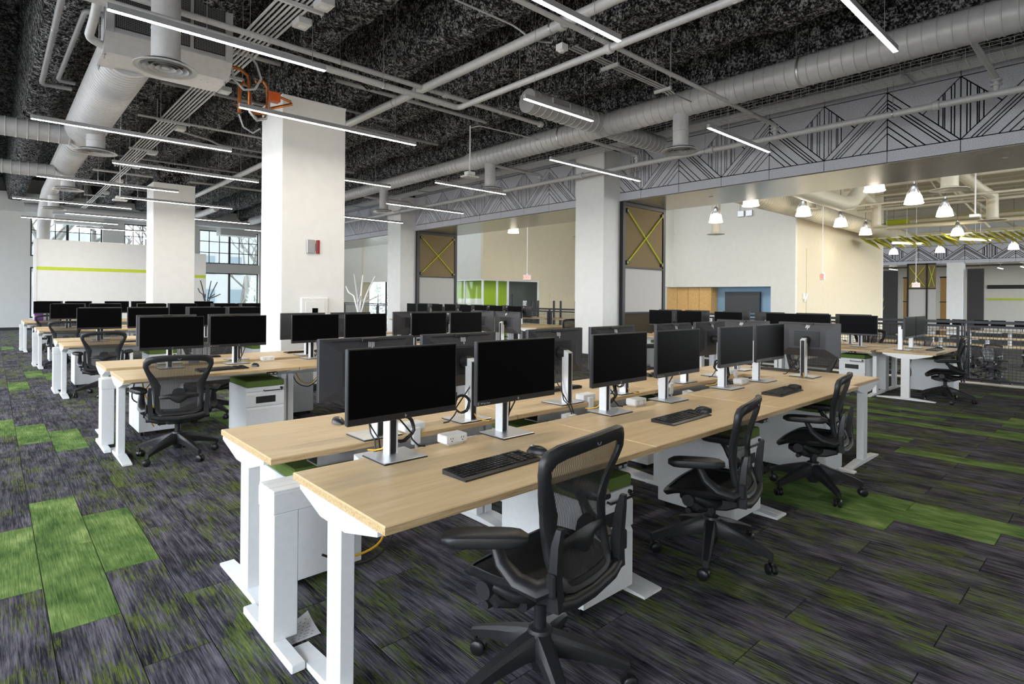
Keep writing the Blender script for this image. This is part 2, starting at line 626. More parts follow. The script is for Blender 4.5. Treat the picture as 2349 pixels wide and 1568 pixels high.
# ------------------------------------------------------------------ floor
def make_floor():
    b = MB().box(-5, -4, -0.30, 12.95, 29.5, -0.006)
    floor = struct('floor', b, 'base_black')
    green = {(0, 0), (0, 1), (1, 0), (-1, 0), (17, -3), (18, -3), (18, -2), (16, -2), (17, -2), (25, -3), (31, -2), (31, -3),
             (32, -3), (33, -2), (33, -1), (35, -2), (35, -3), (36, -3), (34, -3), (27, -2), (50, -2), (50, -3), (1, 9), (0, 16), (0, 8), (0, 4),
             (-1, 4), (1, 3), (8, 4), (7, 3), (9, 4), (2, 9), (7, 8), (13, 6), (14, 5), (30, 1), (29, 1), (24, 3), (23, 4), (37, -1), (43, -2), (45, -3)}
    cx, cy = cos(YAW), sin(YAW)
    tiles = []
    for i in range(-20, 51):
        for k in range(-8, 27):
            x0 = 0.2 + 0.25 * i
            y0 = 3.13 + 1.02 * k + (0.51 if i % 2 else 0.0)
            if y0 > 29.4 or y0 < -4:
                continue
            x, y = x0 + 0.125, y0 + 0.51
            z = x * cx + y * cy
            t = (x * sin(YAW) - y * cx) / max(z, 0.1)
            vis = z > 1.5 and abs(t) < 0.93 and (z > 1.85)
            tiles.append((z if vis else 99 + z, i, k, x0, y0, 'carpet_green' if (i, k) in green else 'carpet'))
    tiles.sort()

    def piece(b, x0, y0, m=0):
        g, c = 0.0008, 0.002
        x1, y1 = x0 + 0.25 - g, y0 + min(1.02, 29.5 - y0) - g
        x0 += g
        y0 += g
        V = [(x0, y0, -0.006), (x1, y0, -0.006), (x1, y1, -0.006), (x0, y1, -0.006),
             (x0 + c, y0 + c, 0), (x1 - c, y0 + c, 0), (x1 - c, y1 - c, 0), (x0 + c, y1 - c, 0)]
        b.add(V, [(4, 5, 6, 7), (0, 1, 5, 4), (1, 2, 6, 5), (2, 3, 7, 6), (3, 0, 4, 7)], m)
    shared = {}
    for z, i, k, x0, y0, mt in tiles[:300]:
        if mt not in shared:
            b = MB()
            piece(b, 0, 0)
            shared[mt] = b.mesh('carpet_tile', mt)
        obj('carpet_tile', shared[mt], None, floor, (x0, y0, 0))
    b = MB()
    for z, i, k, x0, y0, mt in tiles[300:]:
        piece(b, x0, y0, 1 if mt == 'carpet_green' else 0)
    obj('carpet_tile_field', b, ['carpet', 'carpet_green'], floor, kind='stuff')
    b = MB().box(12.95, 8.4, -0.30, 13.25, 29.5, 0.0)
    struct('curb', b, 'base_black')
    b = MB().box(13.25, -16, -1.0, 62, 29.5, -0.72)
    b.box(12.95, -16, -1.0, 13.25, 8.4, -0.72)
    struct('lower_floor', b, 'carpet')


make_floor()


# ------------------------------------------------------------------ ceiling
def make_ceiling():
    JX = [0.69 + 1.367 * n for n in range(-4, 8)]

    def prof(x):
        d = min(abs(x - j) for j in JX)
        if d < 0.24: return 4.99 + 0.05 * (d / 0.24) ** 2
        if d < 0.36: return 5.04 + (d - 0.24) / 0.12 * 0.84
        return 5.88 + 0.05 * min(1, (d - 0.36) / 0.2)
    xs = []
    x = -5.0
    while x < 11.3:
        xs.append(x)
        x += 0.06
    ys = []
    y = -4.0
    while y < 29.6:
        ys.append(y)
        y += 0.07 if y < 14 else 0.13
    V = []
    for y in ys:
        for x in xs:
            n = noise.noise((x * 2.2, y * 1.1, 0.3)) * 0.060 + noise.noise((x * 7, y * 7, 3.3)) * 0.05 + noise.noise((x * 14, y * 14, 7.3)) * 0.030
            m = noise.noise((x * 1.7, y * 1.7, 9.1)) * 0.03
            V.append((x + m, y, prof(x + m * 1.4) + n))
    nx = len(xs)
    F = [(j * nx + i, (j + 1) * nx + i, (j + 1) * nx + i + 1, j * nx + i + 1) for j in range(len(ys) - 1) for i in range(nx - 1)]
    b = MB().add(V, F, 0, True)
    me = b.mesh('ceiling', 'spray_black')
    o = obj('ceiling', me, None)
    o['kind'] = 'structure'
    b = MB().box(-5.2, -4.2, 6.02, 13.3, 29.8, 6.15)
    struct('roof_slab', b, 'base_black')


make_ceiling()


# ------------------------------------------------------------------ columns
def column(x0, y0, x1, y1, h, name='column', m='white_paint', core=True, z0=0.0):
    b = MB().box(x0, y0, z0 + 0.1, x1, y1, h, 0.008)
    o = struct(name, b, m)
    e = 0.012
    b = MB().box(x0 - e, y0 - e, z0, x1 + e, y1 + e, z0 + 0.1, 0.004)
    obj('column_base', b, 'base_black', o)
    b = MB().box(x0 - 0.004, y0 - 0.004, h - 0.025, x1 + 0.004, y1 + 0.004, h + 0.006, 0.003)
    obj('top_trim', b, 'white_paint', o)
    if core:
        b = MB().box(x0 + 0.12, y0 + 0.12, h, x1 - 0.12, y1 - 0.12, 5.95)
        obj('bare_core', b, 'spray_black', o)
    return o


big_col = column(3.14, 8.48, 4.13, 9.34, 4.40)
column(3.14, 17.5, 4.13, 18.36, 4.40)
column(10.6, 8.48, 11.46, 9.36, 4.95)
column(10.6, 17.48, 11.46, 18.36, 4.95)


# ------------------------------------------------------------------ felt-faced beam over the openings
def clip(poly, a, b, c):
    out = []
    for i in range(len(poly)):
        p, q = poly[i], poly[(i + 1) % len(poly)]
        dp, dq = a * p[0] + b * p[1] - c, a * q[0] + b * q[1] - c
        if dp <= 0: out.append(p)
        if (dp < 0 < dq) or (dq < 0 < dp):
            t = dp / (dp - dq)
            out.append((p[0] + (q[0] - p[0]) * t, p[1] + (q[1] - p[1]) * t))
    return out if len(out) >= 3 else []


def split(poly, p, q, g):
    """cut a convex polygon along the line p-q, leaving a groove of width g; (side left of p->q, other side)"""
    dx, dy = q[0] - p[0], q[1] - p[1]
    L = math.hypot(dx, dy)
    a, b = dy / L, -dx / L
    c = a * p[0] + b * p[1]
    return clip(poly, a, b, c - g / 2), clip(poly, -a, -b, -(c + g / 2))


def felt_pieces(W, bot, top, g=0.016):
    """one half of the chevron repeat: u from a peak seam (0) to a valley seam (W)"""
    e = g / 2
    H = top - bot
    R = [(e, bot + e), (W - e, bot + e), (W - e, top - e), (e, top - e)]
    up, low = split(R, (0, top), (W, bot), g)
    out = []
    for f in (0.126, 0.19, 0.255, 0.46, 0.58, 0.70):
        a, low = split(low, (0, top - f * H), (W, bot - f * H), g)
        out.append(a)
    out.append(low)
    a, tri = split(up, (W / 2, (top + bot) / 2), (W, top), g)
    out.append(a)
    for f in (0.078, 0.12, 0.205, 0.228, 0.285):
        u = W * (1 - f)
        tri, a = split(tri, (u, bot), (u, top), g)
        out.append(a)
    out.append(tri)
    return [p for p in out if p]


def make_beam(X, y_lo, y_hi, A0, W, z0, zg, zt, z1, depth, gaps, name='beam', fine=True, m='felt_grey'):
    b = MB().box(X + 0.045, y_lo, z0, X + depth, y_hi, 6.1)
    beam = struct(name, b, 'grey_paint')
    b = MB().box(X + 0.06, y_lo, z0 - 0.012, X + depth + 0.01, y_hi, z0 - 0.001, 0.003)
    obj('soffit_sheet', b, 'soffit_metal', beam)
    k = math.ceil((y_lo - A0) / W)
    base = felt_pieces(W, zg, zt, 0.018 if fine else 0.03)
    cache = {}
    while A0 + (k + 1) * W < y_hi + 0.4:
        ya, yb = A0 + k * W, A0 + (k + 1) * W
        flip = k % 2 != 0
        lo, hi = ya, yb
        for g0, g1 in gaps:
            if lo < g0 < hi < g1 + 0.01: hi = g0
            elif g0 <= lo < g1 < hi: lo = g1
            elif g0 <= lo and hi <= g1: lo = hi
        if hi - lo > 0.02:
            key = (flip, round(lo - ya, 4), round(hi - ya, 4))
            if key not in cache:
                b = MB()
                l_, h_ = lo - ya, hi - ya
                b.box(0.028, l_, z0, 0.045, h_, z1, m=1)
                P = [(u, v) for u, v in ()]
                pcs = list(base)
                e = 0.006
                pcs.append([(e, z0), (W - e, z0), (W - e, zg - 0.008), (e, zg - 0.008)])
                pcs.append([(e, zt + 0.008), (W - e, zt + 0.008), (W - e, z1), (e, z1)])
                for p in pcs:
                    if flip:
                        p = [(W - u, v) for u, v in p][::-1]
                    p = clip(p, -1, 0, -l_ - 0.0)
                    p = clip(p, 1, 0, h_) if p else p
                    if p:
                        b.prism(p, 'X', 0.0, 0.030, 0)
                cache[key] = b.mesh('felt_panel', [m, 'felt_groove'])
            obj('felt_panel', cache[key], None, beam, (X, ya, 0))
        k += 1
    return beam


main_beam = make_beam(11.2, -4, 29.5, 2.908, 0.9925, 3.785, 3.978, 4.965, 5.40, 2.0, [(8.48, 9.36), (17.48, 18.36)])
for yy in (1.5, 6.6, 12.0, 22.0):
    b = MB().lathe([(0.0, 3.7705), (0.05, 3.7705), (0.055, 3.775)], 20, (12.1, yy, 0))
    obj('recessed_downlight', b, 'white_plastic', main_beam)


# ------------------------------------------------------------------ walls with openings
def wall_y(name, Y, th, x0, x1, z0, z1, holes, m, base=None):
    """a wall in the plane y = Y (room on the -y side) with rectangular holes (x0, x1, z0, z1)"""
    xs = sorted({x0, x1, *[h for q in holes for h in q[:2]]})
    zs = sorted({z0, z1, *[h for q in holes for h in q[2:]]})
    b = MB()
    for i in range(len(xs) - 1):
        zz = None
        for j in range(len(zs) - 1):
            cx, cz = (xs[i] + xs[i + 1]) / 2, (zs[j] + zs[j + 1]) / 2
            solid = not any(h[0] < cx < h[1] and h[2] < cz < h[3] for h in holes)
            if solid and zz is None: zz = zs[j]
            if zz is not None and (not solid or j == len(zs) - 2):
                b.box(xs[i], Y, zz, xs[i + 1], Y + th, zs[j + 1] if solid else zs[j])
                zz = None
    return struct(name, b, m)


def window(name, Y, x0, x1, z0, z1, cols, rows, heavy=(), depth=0.06):
    """black steel window: frame, heavy mullions, glazing bars, one pane per light"""
    f = 0.05
    b = MB()
    b.box(x0, Y, z0, x0 + f, Y + depth, z1)
    b.box(x1 - f, Y, z0, x1, Y + depth, z1)
    b.box(x0 + f, Y, z0, x1 - f, Y + depth, z0 + f)
    b.box(x0 + f, Y, z1 - f, x1 - f, Y + depth, z1)
    o = struct(name, b, 'black_steel')
    w_ = (x1 - x0) / cols
    h_ = (z1 - z0) / rows
    for i in range(1, cols):
        t = 0.045 if i in heavy else 0.016
        b = MB().box(x0 + i * w_ - t, Y - (0.02 if i in heavy else 0), z0 + f, x0 + i * w_ + t, Y + depth, z1 - f)
        obj('mullion', b, 'black_steel', o)
    for j in range(1, rows):
        b = MB().box(x0 + f, Y + 0.01, z0 + j * h_ - 0.016, x1 - f, Y + depth - 0.01, z0 + j * h_ + 0.016)
        obj('glazing_bar', b, 'black_steel', o)
    for i in range(cols):
        for j in range(rows):
            b = MB().box(x0 + i * w_ + 0.012, Y + 0.028, z0 + j * h_ + 0.012, x0 + (i + 1) * w_ - 0.012, Y + 0.032, z0 + (j + 1) * h_ - 0.012)
            obj('pane', b, 'pane_glass', o)
    return o


WY = 29.5
wins = [(1.13, 3.46), (4.23, 6.30), (7.16, 9.83)]
holes = [(a, c, 2.90, 4.47) for a, c in wins] + [(a, c, 0.45, 2.47) for a, c in wins]
wall_y('wall_far', WY, 0.30, -5, 10.6, 0, 6.1, holes, 'grey_paint')
for n_, (a, c) in enumerate(wins):
    window('window_%d' % (2 * n_ + 1), WY + 0.14, a, c, 2.90, 4.47, 6, 3, (3,))
    window('window_%d' % (2 * n_ + 2), WY + 0.14, a, c, 0.45, 2.47, 2, 1, (1,))
    b = MB().box(a - 0.02, WY - 0.03, 0.41, c + 0.02, WY + 0.14, 0.45, 0.006)
    struct('window_sill', b, 'white_paint')
b = MB().box(-5, WY - 0.015, 0, 10.6, WY, 0.1, 0.003)
struct('baseboard_far', b, 'base_black')
b = MB().box(-5, WY - 0.5, 4.62, 10.6, WY, 5.3)
struct('trim_1', b, 'grey_paint')
b = MB().box(11.2, WY, -0.72, 15.4, WY + 0.3, 7)
struct('wall_end', b, 'warm_white_paint')
wall_y('wall_end_far', WY, 0.3, 15.4, 24, -0.72, 7, [(15.9, 18.2, -0.5, 2.3)], 'cream_paint')
window('window_7', WY + 0.14, 15.9, 18.2, -0.5, 2.3, 2, 1, (1,))

# meeting-room block behind the second screen
b = MB().box(15.5, 19.05, 2.19, 15.65, 29.5, 7.0)
struct('wall_meeting_side', b, 'warm_white_paint')
b = MB().box(15.5, 18.9, 2.19, 18.95, 19.05, 7.0)
b.box(18.95, 18.9, -0.72, 21.4, 19.05, 7.0)
struct('wall_meeting_front', b, 'cream_paint')
b = MB().box(15.7, 21.6, -0.72, 19.4, 21.7, 2.3)
struct('wall_lime', b, 'lime_wall')
b = MB().box(19.4, 21.6, -0.72, 22.0, 21.7, 2.3)
struct('wall_slate', b, 'slate_paint')
b = MB().box(15.65, 19.05, 2.30, 22, 29.4, 2.4)
struct('ceiling_meeting', b, 'white_paint')
# wall with the recess and the television
b = MB().box(21.0, 8.22, 1.91, 21.15, 13.1, 7.0)
b.box(21.0, 8.22, -0.72, 21.15, 9.08, 1.91)
struct('wall_television', b, 'warm_white_paint')
b = MB().box(19.95, 13.1, 1.91, 21.15, 13.25, 7.0)
struct('wall_return', b, 'warm_white_paint')
b = MB().box(21.4, 13.25, -0.72, 21.55, 18.9, 7.0)
struct('wall_inner', b, 'warm_white_paint')
b = MB().box(21.7, 9.08, -0.72, 21.8, 13.6, 1.91)
b.box(21.15, 9.0, -0.72, 21.8, 9.08, 1.99)
b.box(21.15, 9.08, 1.91, 21.8, 13.6, 1.99)
struct('wall_blue', b, 'blue_paint')
b = MB().box(21.15, 8.22, -0.72, 31.0, 8.40, 7.0)
b.box(21.95, 8.19, -0.72, 27.9, 8.22, 3.3)
struct('wall_beige', b, 'cream_paint')
b = MB().box(31.0, 8.22, -0.72, 31.2, 20, 7.0)
struct('wall_beige_end', b, 'warm_white_paint')
# low walls of the opening
b = MB().box(19.45, 18.9, -0.72, 21.2, 19.0, 1.6)
struct('door_1', MB().box(19.6, 18.86, -0.72, 20.5, 18.9, 1.62, 0.004), 'cream_paint')

# the open hall's roof: taupe deck on steel beams
b = MB()
for i in range(0, 150):
    x = 13.2 + i * 0.34
    b.box(x, -16, 7.02 + (i % 2) * 0.03, x + 0.34, 29.5, 7.16)
hall = struct('ceiling_hall', b, 'deck_taupe')
for i in range(14):
    x = 15.0 + i * 2.6
    b = MB()
    b.box(x - 0.11, -16, 6.50, x + 0.11, 18.8, 6.53)
    b.box(x - 0.02, -16, 6.53, x + 0.02, 18.8, 6.98)
    b.box(x - 0.11, -16, 6.98, x + 0.11, 18.8, 7.02)
    obj('steel_beam', b, 'duct_cream', hall)

# ------------------------------------------------------------------ outside
b = MB().box(-60, 29.9, -1.2, 90, 110, -1.0)
struct('ground', b, 'ground_pale')

# ------------------------------------------------------------------ the sides of the room behind and beside the viewer
struct('wall_back', MB().box(-5.3, -4.3, 0, 13.2, -4.0, 6.1), 'white_paint')
b = MB()
b.box(-5.3, -4.0, 0, -5.0, 29.5, 0.45)
b.box(-5.3, -4.0, 4.75, -5.0, 29.5, 6.1)
for k in range(9):
    y = -4.0 + k * 4.15
    b.box(-5.3, y, 0.45, -5.0, min(29.5, y + 0.9), 4.75)
struct('wall_window_side', b, 'white_paint')

# ------------------------------------------------------------------ furniture prototypes
DH = 0.73


def make_desk(label, h=DH, W=1.492, D=0.745, handset=True):
    """origin: floor under the middle; user on the -y side"""
    t = thing('sit_stand_desk', label, 'desk')
    x0, x1, y0, y1 = -W / 2, W / 2, -D / 2, D / 2
    b = MB()
    # top slab: softened edges, darker laminate on the four sides
    c = 0.004
    V = [(x0 + c, y0 + c, h), (x1 - c, y0 + c, h), (x1 - c, y1 - c, h), (x0 + c, y1 - c, h),
         (x0, y0, h - c), (x1, y0, h - c), (x1, y1, h - c), (x0, y1, h - c),
         (x0, y0, h - 0.029), (x1, y0, h - 0.029), (x1, y1, h - 0.029), (x0, y1, h - 0.029)]
    b.add(V, [(0, 1, 2, 3), (0, 4, 5, 1), (1, 5, 6, 2), (2, 6, 7, 3), (3, 7, 4, 0)], 0)
    b.add(V, [(4, 8, 9, 5), (5, 9, 10, 6), (6, 10, 11, 7), (7, 11, 8, 4), (8, 11, 10, 9)], 1)
    obj('desk_top', b, ['maple', 'maple_edge'], t)
    u = h - 0.029
    for s in (-1, 1):
        xc = s * (W / 2 - 0.033)
        b = MB()
        b.box(xc - 0.028, -0.055, 0.03, xc + 0.028, 0.055, u - 0.06, 0.003)
        b.box(xc - 0.020, -0.044, u - 0.10, xc + 0.020, 0.044, u - 0.02, 0.002)
        leg = obj('leg', b, 'white_metal', t)
        b = MB().prism([(-0.365, 0.0), (0.365, 0.0), (0.365, 0.012), (0.10, 0.032), (-0.10, 0.032), (-0.365, 0.012)], 'X', xc - 0.035, xc + 0.035)
        obj('foot', b, 'white_metal', leg)
        b = MB().prism([(-0.33, u), (-0.33, u - 0.016), (-0.10, u - 0.072), (0.10, u - 0.072), (0.29, u - 0.016), (0.29, u)], 'X', xc - 0.036, xc + 0.030 if s < 0 else xc + 0.036)
        obj('top_bracket', b, 'white_metal', leg)
    b = MB().box(x0 + 0.07, -0.16, u - 0.04, x1 - 0.07, -0.12, u, 0.003)
    b.box(x0 + 0.07, 0.12, u - 0.04, x1 - 0.07, 0.16, u, 0.003)
    obj('rail', b, 'white_metal', t)
    b = MB().box(-0.5, 0.17, u - 0.068, 0.5, 0.30, u - 0.061).box(-0.5, 0.17, u - 0.065, 0.5, 0.175, u - 0.03).box(-0.5, 0.295, u - 0.065, 0.5, 0.30, u)
    obj('cable_tray', b, 'steel', t)
    if handset:
        b = MB().box(x1 - 0.30, y0 + 0.005, u - 0.032, x1 - 0.21, y0 + 0.075, u - 0.004, 0.008)
        hs = obj('control_handset', b, 'black_plastic', t)
        b = MB().box(x1 - 0.285, y0 + 0.002, u - 0.024, x1 - 0.265, y0 + 0.006, u - 0.012).box(x1 - 0.245, y0 + 0.002, u - 0.024, x1 - 0.225, y0 + 0.006, u - 0.012)
        obj('button', b, 'mark_grey', hs)
    return t


def logo_bars(s, m='mark_white'):
    """four slanted strokes, the first tall upwards, the last tall downwards"""
    b = MB()
    for i, (lo, hi) in enumerate(((0, 1.0), (0, 0.62), (-0.38, 0.62), (0, 0.62))):
        x = (i - 1.5) * 0.22
        k = 0.22
        P = [(x + (lo - 0.3) * k, lo), (x + (lo - 0.3) * k + 0.11, lo), (x + (hi - 0.3) * k + 0.11, hi), (x + (hi - 0.3) * k, hi)]
        b.prism([(p[0] * s, (p[1] - 0.3) * s) for p in P], 'Y', -0.0008, 0.0008)
    return b


def make_monitor(label, sticker=False):
    """origin: desk top under the stand; screen faces -y"""
    t = thing('monitor', label, 'monitor')
    b = MB().box(-0.11, -0.10, 0.0, 0.11, 0.10, 0.004)
    b.box(-0.109, -0.099, 0.004, 0.109, 0.099, 0.009, 0.003, 1)
    obj('stand_base', b, ['bezel', 'aluminium'], t)
    b = MB()
    tp = 0.372
    b.prism([(0.012, 0.009), (0.068, 0.009), (0.068, tp - 0.022), (0.012, tp)], 'X', -0.022, -0.017)
    b.prism([(0.012, 0.009), (0.068, 0.009), (0.068, tp - 0.022), (0.012, tp)], 'X', 0.017, 0.022)
    b.prism([(0.012, tp - 0.006), (0.068, tp - 0.028), (0.068, tp - 0.022), (0.012, tp)], 'X', -0.017, 0.017)
    col = obj('stand_column', b, 'aluminium_white', t)
    b = MB().box(-0.0168, 0.018, 0.012, 0.0168, 0.0665, tp - 0.030)
    obj('column_track', b, 'black_plastic', col)
    # panel
    x, z0, z1 = 0.2775, 0.188, 0.508
    b = MB().box(-x, -0.088, z0, x, -0.074, z1, 0.0025)
    scr = obj('panel_frame', b, 'bezel', t)
    b = MB().box(-x + 0.007, -0.0888, z0 + 0.028, x - 0.007, -0.0878, z1 - 0.007)
    obj('screen', b, 'screen', scr)
    lg = obj('logo', logo_bars(0.012), 'mark_grey', scr, (0, -0.0887, z0 + 0.013))
    if sticker:
        s_ = text('sticker', 'HP Eye Ease', 0.0125, 'mark_grey', scr, (-x + 0.055, -0.0886, z0 + 0.0125), (pi / 2, 0, 0))
        b = MB().box(-x + 0.006, -0.0888, z0 + 0.005, -x + 0.014, -0.0880, z0 + 0.020).box(-x + 0.006, -0.0888, z0 + 0.005, -x + 0.018, -0.0880, z0 + 0.0065).box(-x + 0.006, -0.0888, z0 + 0.0185, -x + 0.018, -0.0880, z0 + 0.020)
        obj('sticker_frame', b, 'mark_grey', scr)
    # faceted rear shell
    zi0, zi1, xi = 0.262, 0.432, 0.165
    O = [(-x + 0.002, z0 + 0.002), (x - 0.002, z0 + 0.002), (x - 0.002, z1 - 0.002), (-x + 0.002, z1 - 0.002)]
    I = [(-xi, zi0), (xi, zi0), (xi, zi1), (-xi, zi1)]
    V = [(p[0], -0.074, p[1]) for p in O] + [(p[0], -0.062, p[1]) for p in O] + [(p[0], -0.030, p[1]) for p in I]
    F = [(0, 1, 5, 4), (1, 2, 6, 5), (2, 3, 7, 6), (3, 0, 4, 7), (4, 5, 9, 8), (5, 6, 10, 9), (6, 7, 11, 10), (7, 4, 8, 11), (8, 9, 10, 11)]
    b = MB().add(V, F, 0)
    sh = obj('rear_shell', b, 'shell', t)
    b = MB().box(-0.115, -0.031, 0.285, 0.115, -0.026, 0.425, 0.002)
    obj('mount_plate', b, 'bezel', sh)
    b = MB().box(-0.215, -0.0585, z1 - 0.0165, 0.215, -0.0520, z1 - 0.0125)
    obj('vent_slot', b, 'mark_black', sh)
    b = MB().box(-0.05, -0.064, z1 - 0.022, 0.05, -0.044, z1 - 0.004, 0.003)
    obj('camera_block', b, 'bezel', sh)
    o = obj('logo', logo_bars(0.044), 'aluminium_white', sh, (0, -0.0440, zi1 + 0.038), (radians(-23.4), 0, pi))
    b = MB().cyl((0, -0.027, 0.345), (0, 0.02, 0.345), 0.036, 0.030, 16).box(-0.026, 0.0, 0.315, 0.026, 0.030, 0.375, 0.006)
    obj('hinge', b, 'black_plastic', t)
    return t


def make_keyboard(label):
    t = thing('keyboard', label, 'keyboard')
    b = MB().prism([(-0.075, 0.0), (0.075, 0.0), (0.075, 0.020), (-0.055, 0.012), (-0.075, 0.006)], 'X', -0.222, 0.222)
    obj('case', b, 'black_plastic', t)
    b = MB()
    for r in range(6):
        y = 0.066 - r * 0.0205
        n = 21
        for i in range(n):
            x = -0.212 + i * 0.0203
            if i in (15, 19) and r in (1, 2): continue
            if r == 5 and 4 <= i <= 8:
                continue
            if i == 15 or (i == 18):
                continue
            z = 0.0125 + (y + 0.055) / 0.13 * 0.008
            b.box(x, y - 0.0165, z - 0.001, x + 0.0172, y, z + 0.004, 0.0015)
    b.box(-0.131, -0.053, 0.012, -0.031, -0.0365, 0.0165, 0.0015)
    obj('keys', b, 'key_black', t, kind='stuff')
    return t


def make_mouse(label):
    t = thing('computer_mouse', label, 'mouse')
    b = MB()
    rings = []
    for i in range(9):
        v = i / 8
        y = -0.055 + 0.11 * v
        wd = 0.032 * math.sqrt(max(0.02, 1 - ((v - 0.5) / 0.52) ** 2))
        ht = 0.037 * math.sqrt(max(0.03, 1 - ((v - 0.42) / 0.60) ** 2))
        ring = [(wd * cos(a) * (1.0 if sin(a) < 0.5 else 0.98), y, max(0.0015, ht * sin(a)) if k < 8 else 0.0015)
                for k, a in [(k, pi * k / 7) for k in range(8)]]
        rings.append(ring)
    b.loft(rings, 0, True)
    obj('shell', b, 'black_plastic', t)
    b = MB().cyl((-0.004, 0.028, 0.031), (0.004, 0.028, 0.031), 0.008, n=12)
    obj('scroll_wheel', b, 'mark_grey', t)
    return t


def make_pedestal(label, green=True):
    """origin: floor under the middle; drawers face -y"""
    t = thing('mobile_pedestal', label, 'drawer unit')
    W, D = 0.37, 0.56
    x0, x1, y0, y1 = -W / 2, W / 2, -D / 2, D / 2
    b = MB().box(x0, y0 + 0.02, 0.045, x1, y1, 0.535, 0.003)
    obj('body', b, 'white_metal', t)
    b = MB().box(x0, y0, 0.492, x1, y0 + 0.02, 0.535, 0.003)
    obj('top_rail', b, 'white_metal', t)
    for z0, z1, nm in ((0.345, 0.484, 'drawer'), (0.05, 0.337, 'drawer')):
        b = MB()
        b.prism([(y0, z0), (y0 + 0.02, z0), (y0 + 0.02, z1), (y0 + 0.012, z1), (y0, z1 - 0.02)], 'X', x0 + 0.002, x1 - 0.002)
        d = obj(nm, b, 'white_metal', t)
        if z0 > 0.3:
            b = MB().box(-0.095, y0 - 0.003, 0.375, 0.095, y0 + 0.002, 0.442, 0.001)
            obj('label_holder', b, 'label_black', d)
    b = MB().tube([(-0.02, y0 - 0.002, 0.500), (-0.02, y0 - 0.022, 0.496), (0.155, y0 - 0.022, 0.496), (0.155, y0 - 0.002, 0.500)], 0.0055, 8)
    hd = obj('handle', b, 'black_plastic', t)
    b = MB().cyl((0.150, y0 + 0.004, 0.514), (0.150, y0 - 0.012, 0.514), 0.011, n=12)
    b.tube([(0.150, y0 - 0.014, 0.514), (0.163, y0 - 0.024, 0.521), (0.166, y0 - 0.026, 0.512), (0.150, y0 - 0.018, 0.506)], 0.003, 6)
    obj('lock', b, 'black_plastic', t)
    if green:
        b = MB().box(x0 + 0.004, y0 + 0.006, 0.536, x1 - 0.004, y1 - 0.006, 0.596, 0.008)
        obj('seat_cushion', b, 'green_felt', t)
    for sx in (-1, 1):
        for sy in (-1, 1):
            b = MB().cyl((sx * 0.15 - 0.009, sy * 0.22, 0.022), (sx * 0.15 + 0.009, sy * 0.22, 0.022), 0.022, n=12)
            b.box(sx * 0.15 - 0.013, sy * 0.22 - 0.014, 0.030, sx * 0.15 + 0.013, sy * 0.22 + 0.014, 0.047)
            obj('caster', b, 'caster_black', t)
    return t


def sm(a, b, x):
    t = min(1, max(0, (x - a) / (b - a)))
    return t * t * (3 - 2 * t)


def interp(tab, x):
    for i in range(len(tab) - 1):
        (a, u), (b, v) = tab[i], tab[i + 1]
        if a <= x <= b:
            t = (x - a) / (b - a)
            return u + (v - u) * t
    return tab[0][1] if x < tab[0][0] else tab[-1][1]


